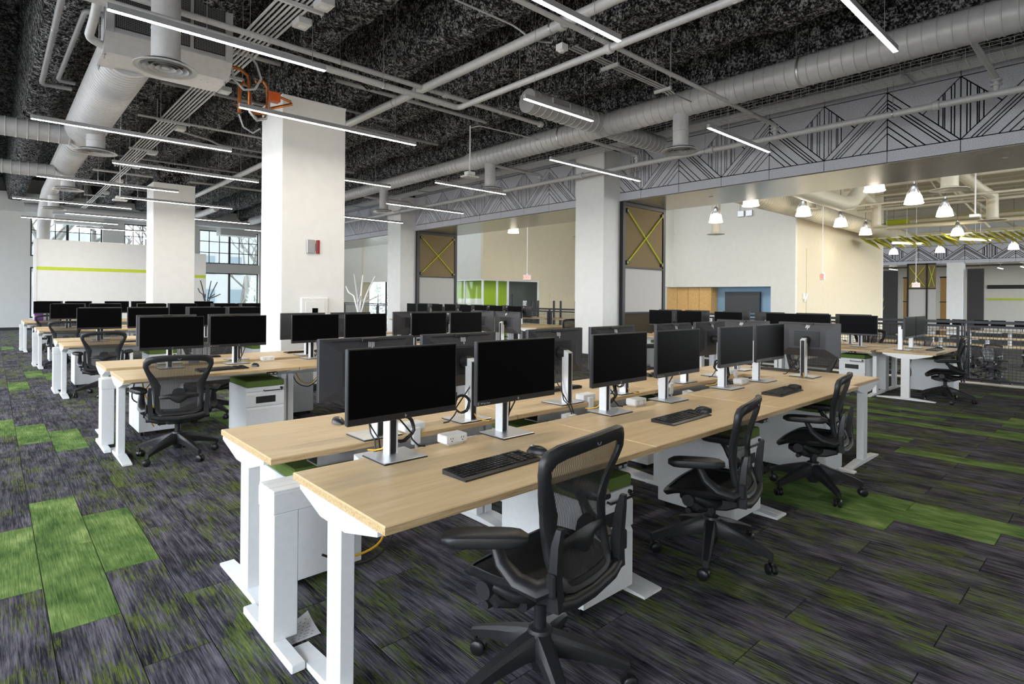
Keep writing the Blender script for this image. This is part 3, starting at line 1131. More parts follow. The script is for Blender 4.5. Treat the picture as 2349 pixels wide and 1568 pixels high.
def make_chair(label, dz=-0.04, swing=(0.2, 0.2), base=48):
    """ergonomic task chair of black mesh; origin on the floor under the hub, sitter looks to +y"""
    t = thing('task_chair', label, 'chair')
    # star base
    b = MB().lathe([(0.030, 0.075), (0.036, 0.09), (0.046, 0.115), (0.050, 0.205), (0.043, 0.225), (0.033, 0.228)], 20)
    obj('hub', b, 'graphite', t)

    def sect(r, hw, zt, zb, a):
        ca, sa = cos(a), sin(a)
        pts = []
        for u, z in ((-hw * 0.6, zt), (hw * 0.6, zt), (hw, zt - (zt - zb) * 0.25), (hw * 0.9, zb), (-hw * 0.9, zb), (-hw, zt - (zt - zb) * 0.25)):
            pts.append((r * ca - u * sa, r * sa + u * ca, z))
        return pts
    for i in range(5):
        a = radians(base + 72 * i)
        b = MB().loft([sect(0.032, 0.036, 0.216, 0.125, a), sect(0.08, 0.033, 0.204, 0.128, a), sect(0.18, 0.028, 0.170, 0.112, a),
                       sect(0.265, 0.024, 0.137, 0.095, a), sect(0.315, 0.022, 0.116, 0.083, a), sect(0.335, 0.016, 0.107, 0.070, a)], 0, True)
        leg = obj('base_leg', b, 'graphite', t)
        ex, ey = 0.322 * cos(a), 0.322 * sin(a)
        q = a + 0.9 + i
        ux, uy = cos(q), sin(q)
        b = MB()
        for s in (-1, 1):
            ox = s * 0.017
            prof = [(0.0, -0.010), (0.022, -0.010), (0.029, -0.005), (0.029, 0.005), (0.022, 0.010), (0.0, 0.010)]
            V = MB().lathe(prof, 16, (0, 0, 0), 0, 'X')
            V.turn(Matrix.Translation((ex, ey, 0.029)) @ Matrix.Rotation(q, 4, 'Z') @ Matrix.Translation((ox, 0.012, 0)))
            b.add(V.v, V.f, 0, True)
        b.cyl((ex, ey, 0.032), (ex, ey, 0.085), 0.008, n=10)
        H = MB()
        ring0, ring1 = [], []
        for k in range(9):
            an = pi * k / 8
            ring0.append((-0.0065, 0.012 + 0.033 * cos(an), 0.029 + 0.033 * sin(an)))
            ring1.append((0.0065, 0.012 + 0.033 * cos(an), 0.029 + 0.033 * sin(an)))
        H.loft([ring0, ring1], 0, False)
        H.turn(Matrix.Translation((ex, ey, 0)) @ Matrix.Rotation(q, 4, 'Z'))
        b.add(H.v, H.f, 0, True)
        obj('caster', b, 'caster_black', leg)
    b = MB().cyl((0, 0, 0.226), (0, 0, 0.315), 0.024, n=16).cyl((0, 0, 0.30), (0, 0, 0.37), 0.017, n=16)
    obj('gas_lift', b, 'black_plastic', t)
    # tilt mechanism under the seat
    b = MB()

    def rr(y, hw, zb, zt):
        return [(-hw, y, zb + 0.012), (-hw * 0.8, y, zb), (hw * 0.8, y, zb), (hw, y, zb + 0.012), (hw, y, zt - 0.01), (hw * 0.8, y, zt), (-hw * 0.8, y, zt), (-hw, y, zt - 0.01)]
    b.loft([rr(-0.17, 0.075, 0.372, 0.412), rr(-0.10, 0.095, 0.345, 0.415), rr(0.02, 0.10, 0.330, 0.405), rr(0.12, 0.085, 0.340, 0.400), rr(0.165, 0.05, 0.355, 0.390)], 0, True)
    obj('tilt_mechanism', b, 'black_plastic', t)
    b = MB().cyl((-0.09, 0.06, 0.365), (-0.205, 0.06, 0.365), 0.010, n=10).cyl((-0.20, 0.06, 0.365), (-0.245, 0.06, 0.365), 0.019, 0.015, 14)
    obj('tension_knob', b, 'graphite', t)
    b = MB().cyl((0.09, 0.03, 0.37), (0.20, 0.03, 0.372), 0.010, n=10).cyl((0.195, 0.03, 0.372), (0.255, 0.03, 0.372), 0.017, 0.013, 14)
    obj('lift_lever', b, 'graphite', t)
    for s in (-1, 1):
        b = MB().cyl((s * 0.09, -0.03, 0.36), (s * 0.155, -0.03, 0.36), 0.026, n=16)
        obj('tilt_limiter', b, 'black_plastic', t)

    # seat: frame ring with a dropped front lip, woven mesh inside
    def seat_edge(a, k=1.0):
        ca, sa = cos(a), sin(a)
        e = 0.62
        x = 0.262 * k * math.copysign(abs(ca) ** e, ca)
        y = 0.01 + 0.232 * k * math.copysign(abs(sa) ** e, sa)
        x *= 1.0 - 0.14 * sm(0.0, -0.24, y) - 0.04 * sm(0.1, 0.25, y)
        return x, y

    def seat_z(x, y):
        return 0.455 + 0.018 * (abs(x) / 0.26) ** 2 - 0.050 * sm(0.10, 0.27, y) + 0.012 * sm(0.0, -0.22, y)
    N = 44
    outer, inner, rings = [], [], []
    for i in range(N):
        a = 2 * pi * i / N
        x, y = seat_edge(a)
        xi, yi = seat_edge(a, 0.885)
        z = seat_z(x, y)
        zi = seat_z(xi, yi)
        rings.append([(x, y, z - 0.010), (x * 1.01, y, z), ((x * 2 + xi) / 3, (y * 2 + yi) / 3, z + 0.011), (xi, yi, zi + 0.006), (xi, yi, zi - 0.010), ((x + xi) / 2, (y + yi) / 2, z - 0.024)])
    b = MB().loft(rings, 0, True, closed=True)
    obj('seat_frame', b, 'black_plastic', t)
    b = MB()
    K = 7
    V = [(0, 0.01, seat_z(0, 0.01) - 0.012)]
    for j in range(1, K + 1):
        for i in range(N):
            x, y = seat_edge(2 * pi * i / N, 0.885 * j / K)
            V.append((x, y, seat_z(x, y) - 0.012 * (1 - (j / K) ** 3)))
    F = [(0, 1 + i, 1 + (i + 1) % N) for i in range(N)]
    for j in range(K - 1):
        for i in range(N):
            l = (i + 1) % N
            F.append((1 + j * N + i, 1 + (j + 1) * N + i, 1 + (j + 1) * N + l, 1 + j * N + l))
    b.add(V, F, 0, True)
    obj('seat', b, 'seat_mesh', t)
    for s in (-1, 1):
        b = MB().tube([(s * 0.085, -0.06, 0.392), (s * 0.14, -0.055, 0.394), (s * 0.20, -0.03, 0.412), (s * 0.236, 0.03, 0.440)], [0.026, 0.026, 0.024, 0.018], 10)
        b.cyl((s * 0.222, 0.055, 0.425), (s * 0.264, 0.055, 0.425), 0.036, 0.032, 20)
        b.tube([(s * 0.242, 0.055, 0.425), (s * 0.225, 0.02, 0.385), (s * 0.16, 0.0, 0.365), (s * 0.09, 0.0, 0.365)], [0.022, 0.024, 0.024, 0.022], 10)
        obj('seat_link', b, 'graphite', t)

    # back: flared frame with a woven mesh
    OUT = [(0.445, 0.11), (0.455, 0.155), (0.48, 0.178), (0.56, 0.190), (0.65, 0.198), (0.72, 0.212), (0.80, 0.243), (0.87, 0.268), (0.915, 0.266), (0.945, 0.245), (0.958, 0.20), (0.965, 0.12)]
    INN = [(0.478, 0.09), (0.486, 0.120), (0.505, 0.139), (0.56, 0.145), (0.64, 0.140), (0.70, 0.136), (0.77, 0.172), (0.84, 0.218), (0.875, 0.228), (0.898, 0.205), (0.908, 0.16), (0.912, 0.10)]

    def loop(tab, n=15):
        pts = [(0.0, tab[0][0] - 0.004)]
        zs = []
        seg = []
        for (z0, x0), (z1, x1) in zip(tab, tab[1:]):
            seg.append((z0, x0))
            seg.append(((z0 + z1) / 2, (x0 + x1) / 2))
        seg.append(tab[-1])
        right = [(x, z) for z, x in seg]
        return [(0.0, tab[0][0] - 0.003)] + right + [(0.0, tab[-1][0] + 0.003)] + [(-x, z) for x, z in right[::-1]]
    LO, LI = loop(OUT), loop(INN)

    def back_y(x, z):
        v = (z - 0.445) / 0.52
        y = -0.215 + 0.042 * sin(pi * min(1.0, v * 1.25)) - 0.020 * sm(0.45, 1.0, v)
        return y + 0.040 * (abs(x) / 0.26) ** 2

    rings = []
    for (xo, zo), (xi, zi) in zip(LO, LI):
        yo, yi = back_y(xo, zo), back_y(xi, zi)
        xm, zm, ym = (xo + xi) / 2, (zo + zi) / 2, (yo + yi) / 2
        rings.append([(xo, yo + 0.006, zo), (xo * 0.8 + xm * 0.2, yo + 0.014, zo * 0.8 + zm * 0.2), (xm, ym + 0.014, zm), (xi, yi + 0.004, zi), (xi, yi - 0.004, zi),
                      (xm, ym - 0.017, zm), (xo * 0.75 + xm * 0.25, yo - 0.016, zo * 0.75 + zm * 0.25), (xo, yo - 0.008, zo)])
    b = MB().loft(rings, 0, True, closed=True)
    obj('back_frame', b, 'graphite', t)
    b = MB().lathe([(0.0095, -0.001), (0.0125, -0.001), (0.0125, 0.001), (0.0095, 0.001)], 20, (0, 0, 0), 0, 'Y', close=True)
    b.turn(Matrix.Translation((0, back_y(0, 0.938) - 0.0135, 0.938)))
    em = obj('emblem', b, 'mark_grey', t)
    b = MB()
    n = len(LI)
    zc = 0.69
    V = [(0, back_y(0, zc), zc)]
    K = 6
    for j in range(1, K + 1):
        for x, z in LI:
            X, Zz = x * j / K, zc + (z - zc) * j / K
            V.append((X, back_y(X, Zz), Zz))
    F = [(0, 1 + i, 1 + (i + 1) % n) for i in range(n)]
    for j in range(K - 1):
        for i in range(n):
            l = (i + 1) % n
            F.append((1 + j * n + i, 1 + (j + 1) * n + i, 1 + (j + 1) * n + l, 1 + j * n + l))
    b.add(V, F, 0, True)
    obj('back_mesh', b, 'chair_mesh', t)
    # lumbar pad: band with a sagging lower edge and a raised tab
    b = MB()

    def pad(u, v):
        x = (u - 0.5) * 0.30
        k = cos(pi * (u - 0.5))
        top = 0.612 + 0.018 * k
        bot = 0.588 - 0.040 * max(0, cos(2.2 * pi * (u - 0.5))) - 0.004
        z = bot + (top - bot) * v
        return (x, back_y(x, z) - 0.016 - 0.010 * k * sin(pi * v), z)
    b.grid(pad, 20, 6, 0, True)
    lp = obj('lumbar_pad', b, 'black_plastic', t)
    b = MB()

    def tab_(u, v):
        x = (u - 0.5) * 0.105 * (1 - 0.25 * v ** 2)
        z = 0.622 + 0.052 * v - 0.010 * v * (2 * u - 1) ** 2
        return (x, back_y(x, z) - 0.014, z)
    b.grid(tab_, 8, 4, 0, True)
    obj('tab', b, 'black_plastic', lp)
    for s in (-1, 1):
        # post beside the back, arm yoke and pad
        b = MB().loft([[(s * (0.205 + dx), -0.212 + dy, 0.425) for dx, dy in ((-0.022, -0.022), (0.020, -0.022), (0.024, 0.012), (0.010, 0.028), (-0.018, 0.026))],
                       [(s * (0.212 + dx), -0.205 + dy, 0.52) for dx, dy in ((-0.018, -0.022), (0.018, -0.022), (0.022, 0.008), (0.008, 0.020), (-0.016, 0.018))],
                       [(s * (0.216 + dx), -0.215 + dy, 0.64) for dx, dy in ((-0.016, -0.020), (0.016, -0.020), (0.018, 0.006), (0.006, 0.016), (-0.014, 0.014))],
                       [(s * (0.214 + dx), -0.228 + dy, 0.695) for dx, dy in ((-0.012, -0.012), (0.010, -0.012), (0.012, 0.006), (0.004, 0.010), (-0.010, 0.008))]], 0, True)
        ap = obj('arm_post', b, 'graphite', t)
        b = MB().box(s * 0.232, -0.232, 0.478, s * 0.248, -0.196, 0.555, 0.006)
        obj('height_lever', b, 'black_plastic', ap)
        b = MB().tube([(s * 0.205, -0.20, 0.505), (s * 0.250, -0.165, 0.490), (s * 0.272, -0.10, 0.510), (s * 0.278, -0.04, 0.555), (s * 0.276, -0.01, 0.610), (s * 0.272, 0.0, 0.634)],
                      [0.036, 0.040, 0.036, 0.028, 0.022, 0.028], 12, flat=0.75)
        obj('arm_support', b, 'graphite', t)
        rings = []
        for i in range(11):
            v = i / 10
            y = -0.135 + 0.285 * v
            kx = 0.050 * math.sqrt(max(0.03, 1 - ((v - 0.5) / 0.515) ** 8)) * (0.86 + 0.14 * sm(0.0, 0.4, v))
            kz = 0.026 * math.sqrt(max(0.05, 1 - ((v - 0.5) / 0.515) ** 6))
            zc_ = 0.650 - 0.008 * v ** 2
            rings.append([(s * 0.275 + kx * math.copysign(abs(cos(q)) ** 0.65, cos(q)), y, zc_ + kz * math.copysign(abs(sin(q)) ** 0.65, sin(q))) for q in [2 * pi * k / 14 for k in range(14)]])
        b = MB().loft(rings, 0, True)
        q = swing[0] if s < 0 else swing[1]
        b.turn(Matrix.Translation((s * 0.27, -0.09, 0)) @ Matrix.Rotation(-s * q, 4, 'Z') @ Matrix.Translation((-s * 0.27, 0.09, 0)))
        obj('arm_pad', b, 'black_soft', t)
    # lower yoke joining back and mechanism
    b = MB().tube([(-0.20, -0.215, 0.440), (-0.13, -0.225, 0.425), (0, -0.222, 0.415), (0.13, -0.225, 0.425), (0.20, -0.215, 0.440)], [0.022, 0.024, 0.026, 0.024, 0.022], 10)
    b.tube([(0, -0.222, 0.412), (0, -0.16, 0.392)], [0.045, 0.05], 10, flat=0.45)
    obj('back_yoke', b, 'graphite', t)
    for c in children(t):
        if c.name.split('.')[0] not in ('hub', 'base_leg', 'gas_lift'):
            c.location.z += dz
    return t


def make_power_box(label):
    """clamped on a desk's rear edge; origin: desk top at the edge, box stands over -y"""
    t = thing('power_box', label, 'outlet')
    b = MB().box(-0.065, -0.085, 0.008, 0.065, -0.005, 0.050, 0.005)
    obj('housing', b, 'white_plastic', t)
    b = MB().box(-0.045, -0.075, 0.0, 0.045, -0.012, 0.010, 0.002)
    b.box(-0.025, -0.012, -0.06, 0.025, 0.012, 0.030, 0.004)
    obj('clamp', b, 'white_plastic', t)
    for s in (-1, 1):
        b = MB().box(s * 0.032 - 0.017, -0.0862, 0.015, s * 0.032 + 0.017, -0.0848, 0.044, 0.0005)
        so = obj('socket', b, 'white_plastic', t)
        b = MB().box(s * 0.032 - 0.008, -0.0868, 0.030, s * 0.032 - 0.005, -0.0860, 0.038).box(s * 0.032 + 0.005, -0.0868, 0.030, s * 0.032 + 0.008, -0.0860, 0.038)
        b.box(s * 0.032 - 0.003, -0.0868, 0.019, s * 0.032 + 0.003, -0.0860, 0.024)
        obj('slot', b, 'mark_black', so)
    b = MB().tube([(0.0, 0.0, -0.05), (0.01, 0.03, -0.10), (0.03, 0.04, -0.16)], 0.008, 8)
    obj('cord', b, 'cable_grey', t)
    return t


def make_coil(label, r=0.062, turns=4, yellow=True, seed=1):
    """a bundle of coiled cords hanging behind a stand column; origin: desk top at the column"""
    t = thing('cable_coil', label, 'cable')
    rd = random.Random(seed)
    pts = []
    for i in range(turns * 16 + 1):
        a = 2 * pi * i / 16 - 0.6
        k = i / (turns * 16)
        rr_ = r * (1 + 0.07 * sin(3.1 * k * turns) + rd.uniform(-0.02, 0.02))
        pts.append((0.075 + rr_ * cos(a), -0.02 + 0.022 * k + 0.004 * sin(5 * a), 0.105 + rr_ * 0.98 * sin(a)))
    pts = [(0.01, 0.0, 0.26), (0.02, -0.005, 0.20)] + pts + [(0.13, -0.01, 0.045), (0.16, -0.02, 0.012), (0.19, -0.03, 0.008)]
    b = MB().tube(pts, 0.0042, 6)
    obj('black_cord', b, 'cable_black', t)
    if yellow:
        b = MB().tube([(-0.008, 0.0, 0.26), (-0.006, -0.008, 0.20), (0.004, -0.012, 0.12), (0.0, -0.01, 0.06), (-0.014, 0.02, 0.02), (-0.03, 0.06, 0.008), (-0.05, 0.09, 0.007)], 0.0040, 6)
        obj('yellow_cord', b, 'cable_yellow', t)
    b = MB().box(0.016, -0.022, 0.15, 0.028, -0.008, 0.175, 0.002)
    obj('tag', b, 'mark_white', t)
    return t


def make_cord(label, seed=1):
    """a short drop of cords from a monitor to the gap behind its desk"""
    t = thing('cable_drop', label, 'cable')
    rd = random.Random(seed)
    j = lambda: rd.uniform(-0.012, 0.012)
    b = MB().tube([(0.03, -0.03, 0.24), (0.035 + j(), 0.0, 0.17), (0.05 + j(), 0.02, 0.09), (0.055, 0.05, 0.03), (0.06, 0.10, 0.006), (0.07, 0.135, -0.04), (0.08, 0.14, -0.1)], 0.0042, 6)
    obj('black_cord', b, 'cable_black', t)
    b = MB().tube([(0.06, -0.03, 0.23), (0.072 + j(), -0.01, 0.16), (0.05 + j(), 0.02, 0.08), (0.03, 0.06, 0.02), (0.035, 0.10, 0.006), (0.045, 0.135, -0.05), (0.05, 0.14, -0.1)], 0.0042, 6)
    obj('black_cord', b, 'cable_black', t)
    return t

# ------------------------------------------------------------------ benches
ORD = ['first', 'second', 'third', 'fourth', 'fifth', 'sixth', 'seventh', 'eighth']
PROTO = {}


def place(kind, maker, loc, rz, label, group, skip=(), name_args=()):
    """first use builds the thing, later uses copy it with its parts"""
    key = (kind, *name_args)
    if key not in PROTO:
        o = maker(label, *name_args)
        PROTO[key] = o
        KIDS[o.name] = [(c, children(c)) for c in children(o)]
        o.location = loc
        o.rotation_euler = (0, 0, rz)
        o['group'] = group
        return o
    return dup(PROTO[key], loc, rz, label, group, skip)


SMALL = ('logo', 'vent_slot', 'camera_block', 'sticker', 'sticker_frame', 'column_track')


def desk(x, y, rz, label, h=DH, group='sit-stand desks of the benches'):
    return place('desk', make_desk, (x, y, 0), rz, label, group, name_args=(h,))


def monitor(x, y, rz, label, h=DH, far=False, sticker=False, turn=0.0):
    k = far
    if far and ('far',) not in PROTO:
        PROTO[('far',)] = True
    if ('monitor', False) not in PROTO or (sticker and ('monitor', True) not in PROTO):
        o = place('monitor', make_monitor, (x, y, h), rz + turn, label, 'monitors on the benches', name_args=(sticker,))
        return o
    return place('monitor', make_monitor, (x, y, h), rz + turn, label, 'monitors on the benches', SMALL if far else (), name_args=(sticker and not far,))


def beam_unit(x0, x1, y, label, along='X', h=0.655):
    """power beam between two desk rows: long white box on posts with feet"""
    t = thing('power_beam', label, 'cable trunk', (x0, y, 0), 0 if along == 'X' else pi / 2, 'power beams between the desk rows')
    L = x1 - x0
    b = MB().box(0, -0.088, h - 0.10, L, 0.088, h - 0.012, 0.004)
    obj('trunk', b, 'white_metal', t)
    b = MB()
    for ya, yb in ((-0.086, -0.035), (-0.028, 0.028), (0.035, 0.086)):
        b.box(0.003, ya, h - 0.013, L - 0.003, yb, h - 0.003, 0.002)
    obj('lid_strip', b, 'white_metal', t)
    n = max(2, int(L / 1.5) + 1)
    for i in range(n):
        x = 0.055 + i * (L - 0.11) / (n - 1)
        b = MB().box(x - 0.052, -0.085, 0.03, x + 0.052, 0.085, h - 0.10, 0.004)
        p = obj('post', b, 'white_metal', t)
        fl = 0.285 if i in (0, n - 1) else 0.16
        b = MB().box(x - 0.052, -fl, 0.0, x + 0.004, fl, 0.034, 0.004)
        obj('foot', b, 'white_metal', p)
        for s in (-1, 1):
            b = MB().prism([(s * 0.07, h - 0.02), (s * 0.11, h - 0.005), (s * 0.11, h + 0.03), (s * 0.06, h + 0.02)], 'X', x + 0.40, x + 0.50) if i < n - 1 else None
            if b:
                obj('bracket', b, 'white_metal', p)
    return t


def bench(X0, Yf, tag, far=False, nb=6, fx=None, bx=None, h=DH, beds=None, endcap=True, hb=DH, deskgap=1.5):
    """two facing rows of three desks along x with a power beam between and a desk across the far end"""
    Ym = Yf + 0.87
    beam_unit(X0 - 0.065, X0 + 4.5, Ym, 'long white power beam between the two desk rows of ' + tag)
    for i in range(3):
        xc = X0 + 0.746 + deskgap * i
        desk(xc, Yf + 0.3725, 0, 'maple sit-stand desk, %s from aisle in near row of %s' % (ORD[i], tag), h)
        desk(xc, Yf + 1.74 - 0.3725, pi, 'maple sit-stand desk, %s from aisle in rear row of %s' % (ORD[i], tag), hb)
    rel = [0.47, 1.10, 1.95, 2.56, 3.48, 4.10]
    for i in range(6):
        x = fx[i] if fx else X0 + rel[i]
        monitor(x, Yf + 0.675, 0, 'black monitor, %s from aisle in near row of %s' % (ORD[i], tag), h, far, i % 2 == 1)
        x = bx[i] if bx else X0 + rel[i] + 0.08
        monitor(x, Yf + 1.10, pi, 'black monitor seen from behind, %s from aisle in rear row of %s' % (ORD[i], tag), hb, far)
    if endcap:
        desk(X0 + 4.52 + 0.3725, Yf + 0.80, pi / 2, 'maple sit-stand desk set across the end of %s' % tag, h)


B1, B2, B3 = 'the nearest bench', 'the second bench', 'the third bench'
B4, B5 = 'the fourth bench', 'the rearmost bench'
R1, R2 = 'the railing bench', 'the farther railing bench'

bench(0.923, 1.60, B1, fx=[1.36, 2.04, 2.92, 3.59, 4.45, 5.07], bx=[1.49, 2.10, 2.94, 3.59, 4.45, 5.08])
for i, y in enumerate((2.13, 2.78)):
    monitor(5.69, y, pi / 2, 'black monitor with its back showing, %s on the end desk of %s' % (ORD[i], B1))
bench(0.83, 5.76, B2, fx=[1.31, 1.92, 2.75, 3.38, 4.30, 4.92], bx=[1.38, 2.05, 2.84, 3.47, 4.37, 5.0])
for i, y in enumerate((6.33, 6.92)):
    monitor(5.6, y, pi / 2, 'black monitor with its back showing, %s on the end desk of %s' % (ORD[i], B2))
bench(0.74, 9.95, B3, far=True)
bench(0.68, 14.10, B4, far=True)
bench(0.60, 18.30, B5, far=True)


def bench_y(Xf, Y0, tag, n, ys, ysb, h=0.70, far=False, cap=True, capy=0.0):
    """bench along y: near row faces -x, other row +x"""
    beam_unit(Xf + 0.87, Xf + 0.87 + 1.5 * n, Y0, 'long white power beam between the two desk rows of ' + tag, 'Y')
    for i in range(n):
        yc = Y0 + 0.746 + 1.5 * i
        desk(Xf + 0.3725, yc, -pi / 2, 'maple sit-stand desk, %s from the railing end, near row of %s' % (ORD[i], tag), h)
        desk(Xf + 1.74 - 0.3725, yc, pi / 2, 'maple sit-stand desk, %s from the railing end, rear row of %s' % (ORD[i], tag), h)
    for i, y in enumerate(ys):
        monitor(Xf + 0.65, y, -pi / 2, 'black monitor facing the viewer, %s from the railing end of %s' % (ORD[i], tag), h, far)
    for i, y in enumerate(ysb):
        monitor(Xf + 1.12, y, pi / 2, 'black rear-row monitor turned away, %s from the railing end of %s' % (ORD[i], tag), h, far)
    if cap:
        desk(Xf + 0.91, Y0 - 0.40 + capy, 0, 'maple sit-stand desk set across the end of %s' % tag, h)


bench_y(9.74, 2.72, R1, 3, [3.06, 3.74, 4.26, 5.25, 6.07, 6.73], [3.32, 3.98, 4.75, 5.40, 6.25, 6.9])
monitor(10.24, 2.42, 0, 'black monitor edge-on, first on the end desk of %s' % R1, 0.70)
monitor(10.84, 2.42, 0, 'black monitor edge-on, second on the end desk of %s' % R1, 0.70)
bench_y(9.74, 10.75, R2, 4, [11.22, 11.98, 12.65, 13.35, 14.11, 14.8, 15.62, 16.27], [11.5, 12.2, 13.0, 13.6, 14.4, 15.0, 15.9, 16.5], far=True)

# ------------------------------------------------------------------ keyboards and mice
G = 'keyboards and mice on the desks'


def kb(x, y, rz, label, h=DH, mx=0.29, my=0.02, mouse_label=None):
    place('keyboard', make_keyboard, (x, y, h), rz, label, 'black keyboards on the desks')
    if mouse_label:
        px, py = x + cos(rz) * mx - sin(rz) * my, y + sin(rz) * mx + cos(rz) * my
        place('mouse', make_mouse, (px, py, h), rz + 0.12, mouse_label, 'black mice on the desks')


for i, (x, y, r) in enumerate(((1.60, 1.862, 0.04), (3.10, 1.866, 0.02), (4.57, 1.875, 0.03))):
    kb(x, y, r, 'black keyboard on the %s desk of the near row of %s' % (ORD[i], B1), mouse_label='black mouse beside the keyboard, %s near-row desk of %s' % (ORD[i], B1))
place('mouse', make_mouse, (1.47, 3.08, DH), pi, 'black mouse on the aisle-end desk of the rear row of %s' % B1, 'black mice on the desks')
for i, x in enumerate((3.30, 4.80)):
    kb(x, 3.10, pi, 'black keyboard on the %s desk of the rear row of %s' % (ORD[i + 1], B1), mouse_label='black mouse on the %s desk of the rear row of %s' % (ORD[i + 1], B1))
kb(5.98, 2.45, pi / 2, 'black keyboard on the end desk of %s' % B1, mouse_label='black mouse on the end desk of %s' % B1)
kb(1.66, 5.98, 0.05, 'black keyboard behind the mesh chair back on %s' % B2, mx=0.33, my=0.05, mouse_label='black mouse beside the keyboard on the aisle-end desk of %s' % B2)
kb(3.15, 6.02, 0.0, 'black keyboard on the second desk of the near row of %s' % B2, mouse_label='black mouse on the second desk of the near row of %s' % B2)
kb(1.75, 7.25, pi, 'black keyboard on the aisle-end desk of the rear row of %s' % B2)
kb(2.95, 7.2, pi, 'black keyboard on the second desk of the rear row of %s' % B2, mx=-0.3, mouse_label='black mouse on the second desk of the rear row of %s' % B2)
kb(1.65, 10.2, 0, 'black keyboard on the aisle-end desk of %s' % B3, mouse_label='black mouse on the aisle-end desk of %s' % B3)
kb(10.62, 2.10, 0.0, 'black keyboard on the end desk of %s' % R1, 0.70, mouse_label='black mouse on the end desk of %s' % R1)

# ------------------------------------------------------------------ drawer units
PG = 'white drawer units with green seat cushions'


def ped(x, y, rz, label):
    place('pedestal', make_pedestal, (x, y, 0), rz, label, PG)


for i, (x, y) in enumerate(((2.163, 1.96), (3.663, 2.00), (5.163, 1.98))):
    ped(x, y, 0, 'white drawer unit with green cushion under the %s near-row desk of %s' % (ORD[i], B1))
for i, x in enumerate((1.29, 2.80, 4.30)):
    ped(x, 3.08, pi, 'white drawer unit with green cushion under the %s rear-row desk of %s' % (ORD[i], B1))
for i, x in enumerate((2.05, 3.55, 5.05)):
    ped(x, 6.20, 0, 'white drawer unit with green cushion under the %s near-row desk of %s' % (ORD[i], B2))
for i, x in enumerate((1.30, 2.75, 4.3)):
    ped(x, 7.12, pi, 'white drawer unit with green cushion under the %s rear-row desk of %s' % (ORD[i], B2))
ped(1.96, 10.38, 0, 'white drawer unit with green cushion under the first near-row desk of %s' % B3)
ped(1.14, 11.30, pi, 'white drawer unit with green cushion under the first rear-row desk of %s' % B3)
ped(3.46, 10.38, 0, 'white drawer unit with green cushion under the second near-row desk of %s' % B3)
ped(1.08, 15.45, pi, 'white drawer unit with green cushion under the first rear-row desk of %s' % B4)
ped(1.00, 19.65, pi, 'white drawer unit with green cushion under the first rear-row desk of %s' % B5)
ped(10.31, 3.06, -pi / 2, 'white drawer unit with green cushion facing out at the corner of %s' % R1)
ped(10.31, 6.6, -pi / 2, 'white drawer unit with green cushion further along the near row of %s' % R1)
ped(11.02, 2.19, 0, 'white drawer unit with green cushion under the end desk of %s' % R1)

# ------------------------------------------------------------------ task chairs
CG = 'black mesh task chairs'


def chair(x, y, deg, label, special=None):
    if special:
        o = make_chair(label, *special)
        o.location, o.rotation_euler = (x, y, 0), (0, 0, radians(deg - 90))
        o['group'] = CG
        return o
    place('chair', make_chair, (x, y, 0), radians(deg - 90), label, CG)


chair(1.53, 1.51, 99, 'black mesh task chair nearest the viewer, at the aisle-end desk', (0.02, (0.62, 0.25), 18))
chair(3.04, 1.64, 104, 'black mesh task chair at the second desk of the near row, behind the nearest chair', (-0.05, (0.3, 0.2), 46))
chair(4.63, 1.67, 100, 'black mesh task chair at the third near-row desk, standing on a green carpet patch', (-0.05, (0.1, 0.15), 3))
chair(1.25, 5.83, 80, 'black mesh task chair seen squarely from behind at the aisle end of %s' % B2, (-0.035, (0.25, 0.15), 10))
chair(1.93, 7.50, 262, 'black mesh task chair turned sideways under the rear row of %s' % B2)
chair(5.60, 3.62, 262, 'black mesh task chair behind the rear row of %s' % B1)
chair(6.42, 2.42, 178, 'black mesh task chair behind the monitors of the end desk of %s' % B1)
chair(6.38, 6.60, 185, 'black mesh task chair at the end desk of %s' % B2)
chair(1.20, 10.02, 84, 'black mesh task chair at the aisle end of %s' % B3)
chair(1.10, 14.15, 80, 'black mesh task chair at the aisle end of %s' % B4)
chair(1.07, 18.34, 85, 'black mesh task chair at the aisle end of %s' % B5)
chair(10.22, 1.90, 104, 'black mesh task chair by the railing at the end desk of %s' % R1)
chair(11.75, 3.35, 180, 'black mesh task chair behind the corner monitor of %s' % R1)
chair(10.6, 9.7, 90, 'black mesh task chair at the end desk of %s' % R2)

# ------------------------------------------------------------------ power boxes, cords
OG = 'white power boxes clipped to the desks'
for i, (x, y, rz) in enumerate(((1.70, 2.345, 0), (3.24, 2.345, 0), (4.75, 2.345, 0))):
    place('power', make_power_box, (x, y, DH), rz, 'white power box at the back edge of the %s near-row desk of %s' % (ORD[i], B1), OG)
for i, x in enumerate((1.68, 3.12, 4.14, 5.25)):
    place('power', make_power_box, (x, 2.60, DH), pi, 'white power box, %s along the rear-row desk edge of %s' % (ORD[i], B1), OG)
place('power', make_power_box, (2.25, 6.505, DH), 0, 'white power box on the back edge of %s' % B2, OG)
place('power', make_power_box, (10.5, 3.55, 0.70), -pi / 2, 'white power box on the corner desk of %s' % R1, OG)
KG = 'coiled cords behind the monitors'
for i, x in enumerate((1.36, 2.92, 4.45)):
    o = make_coil('coiled black and yellow cords at the %s near-row monitor pair of %s' % (ORD[i], B1), 0.060 + 0.004 * i, seed=i)
    o.location = (x, 2.345, DH)
    o['group'] = KG
for i, x in enumerate((2.10, 3.59, 5.08)):
    o = make_coil('coiled black and yellow cords at the %s rear-row desk of %s' % (ORD[i], B1), 0.05, 3, seed=10 + i)
    o.location = (x, 2.64, DH)
    o.rotation_euler = (0, 0, pi)
    o['group'] = KG
o = make_coil('yellow cord looping below the monitor on the end desk of %s' % B1, 0.05, 2, seed=31)
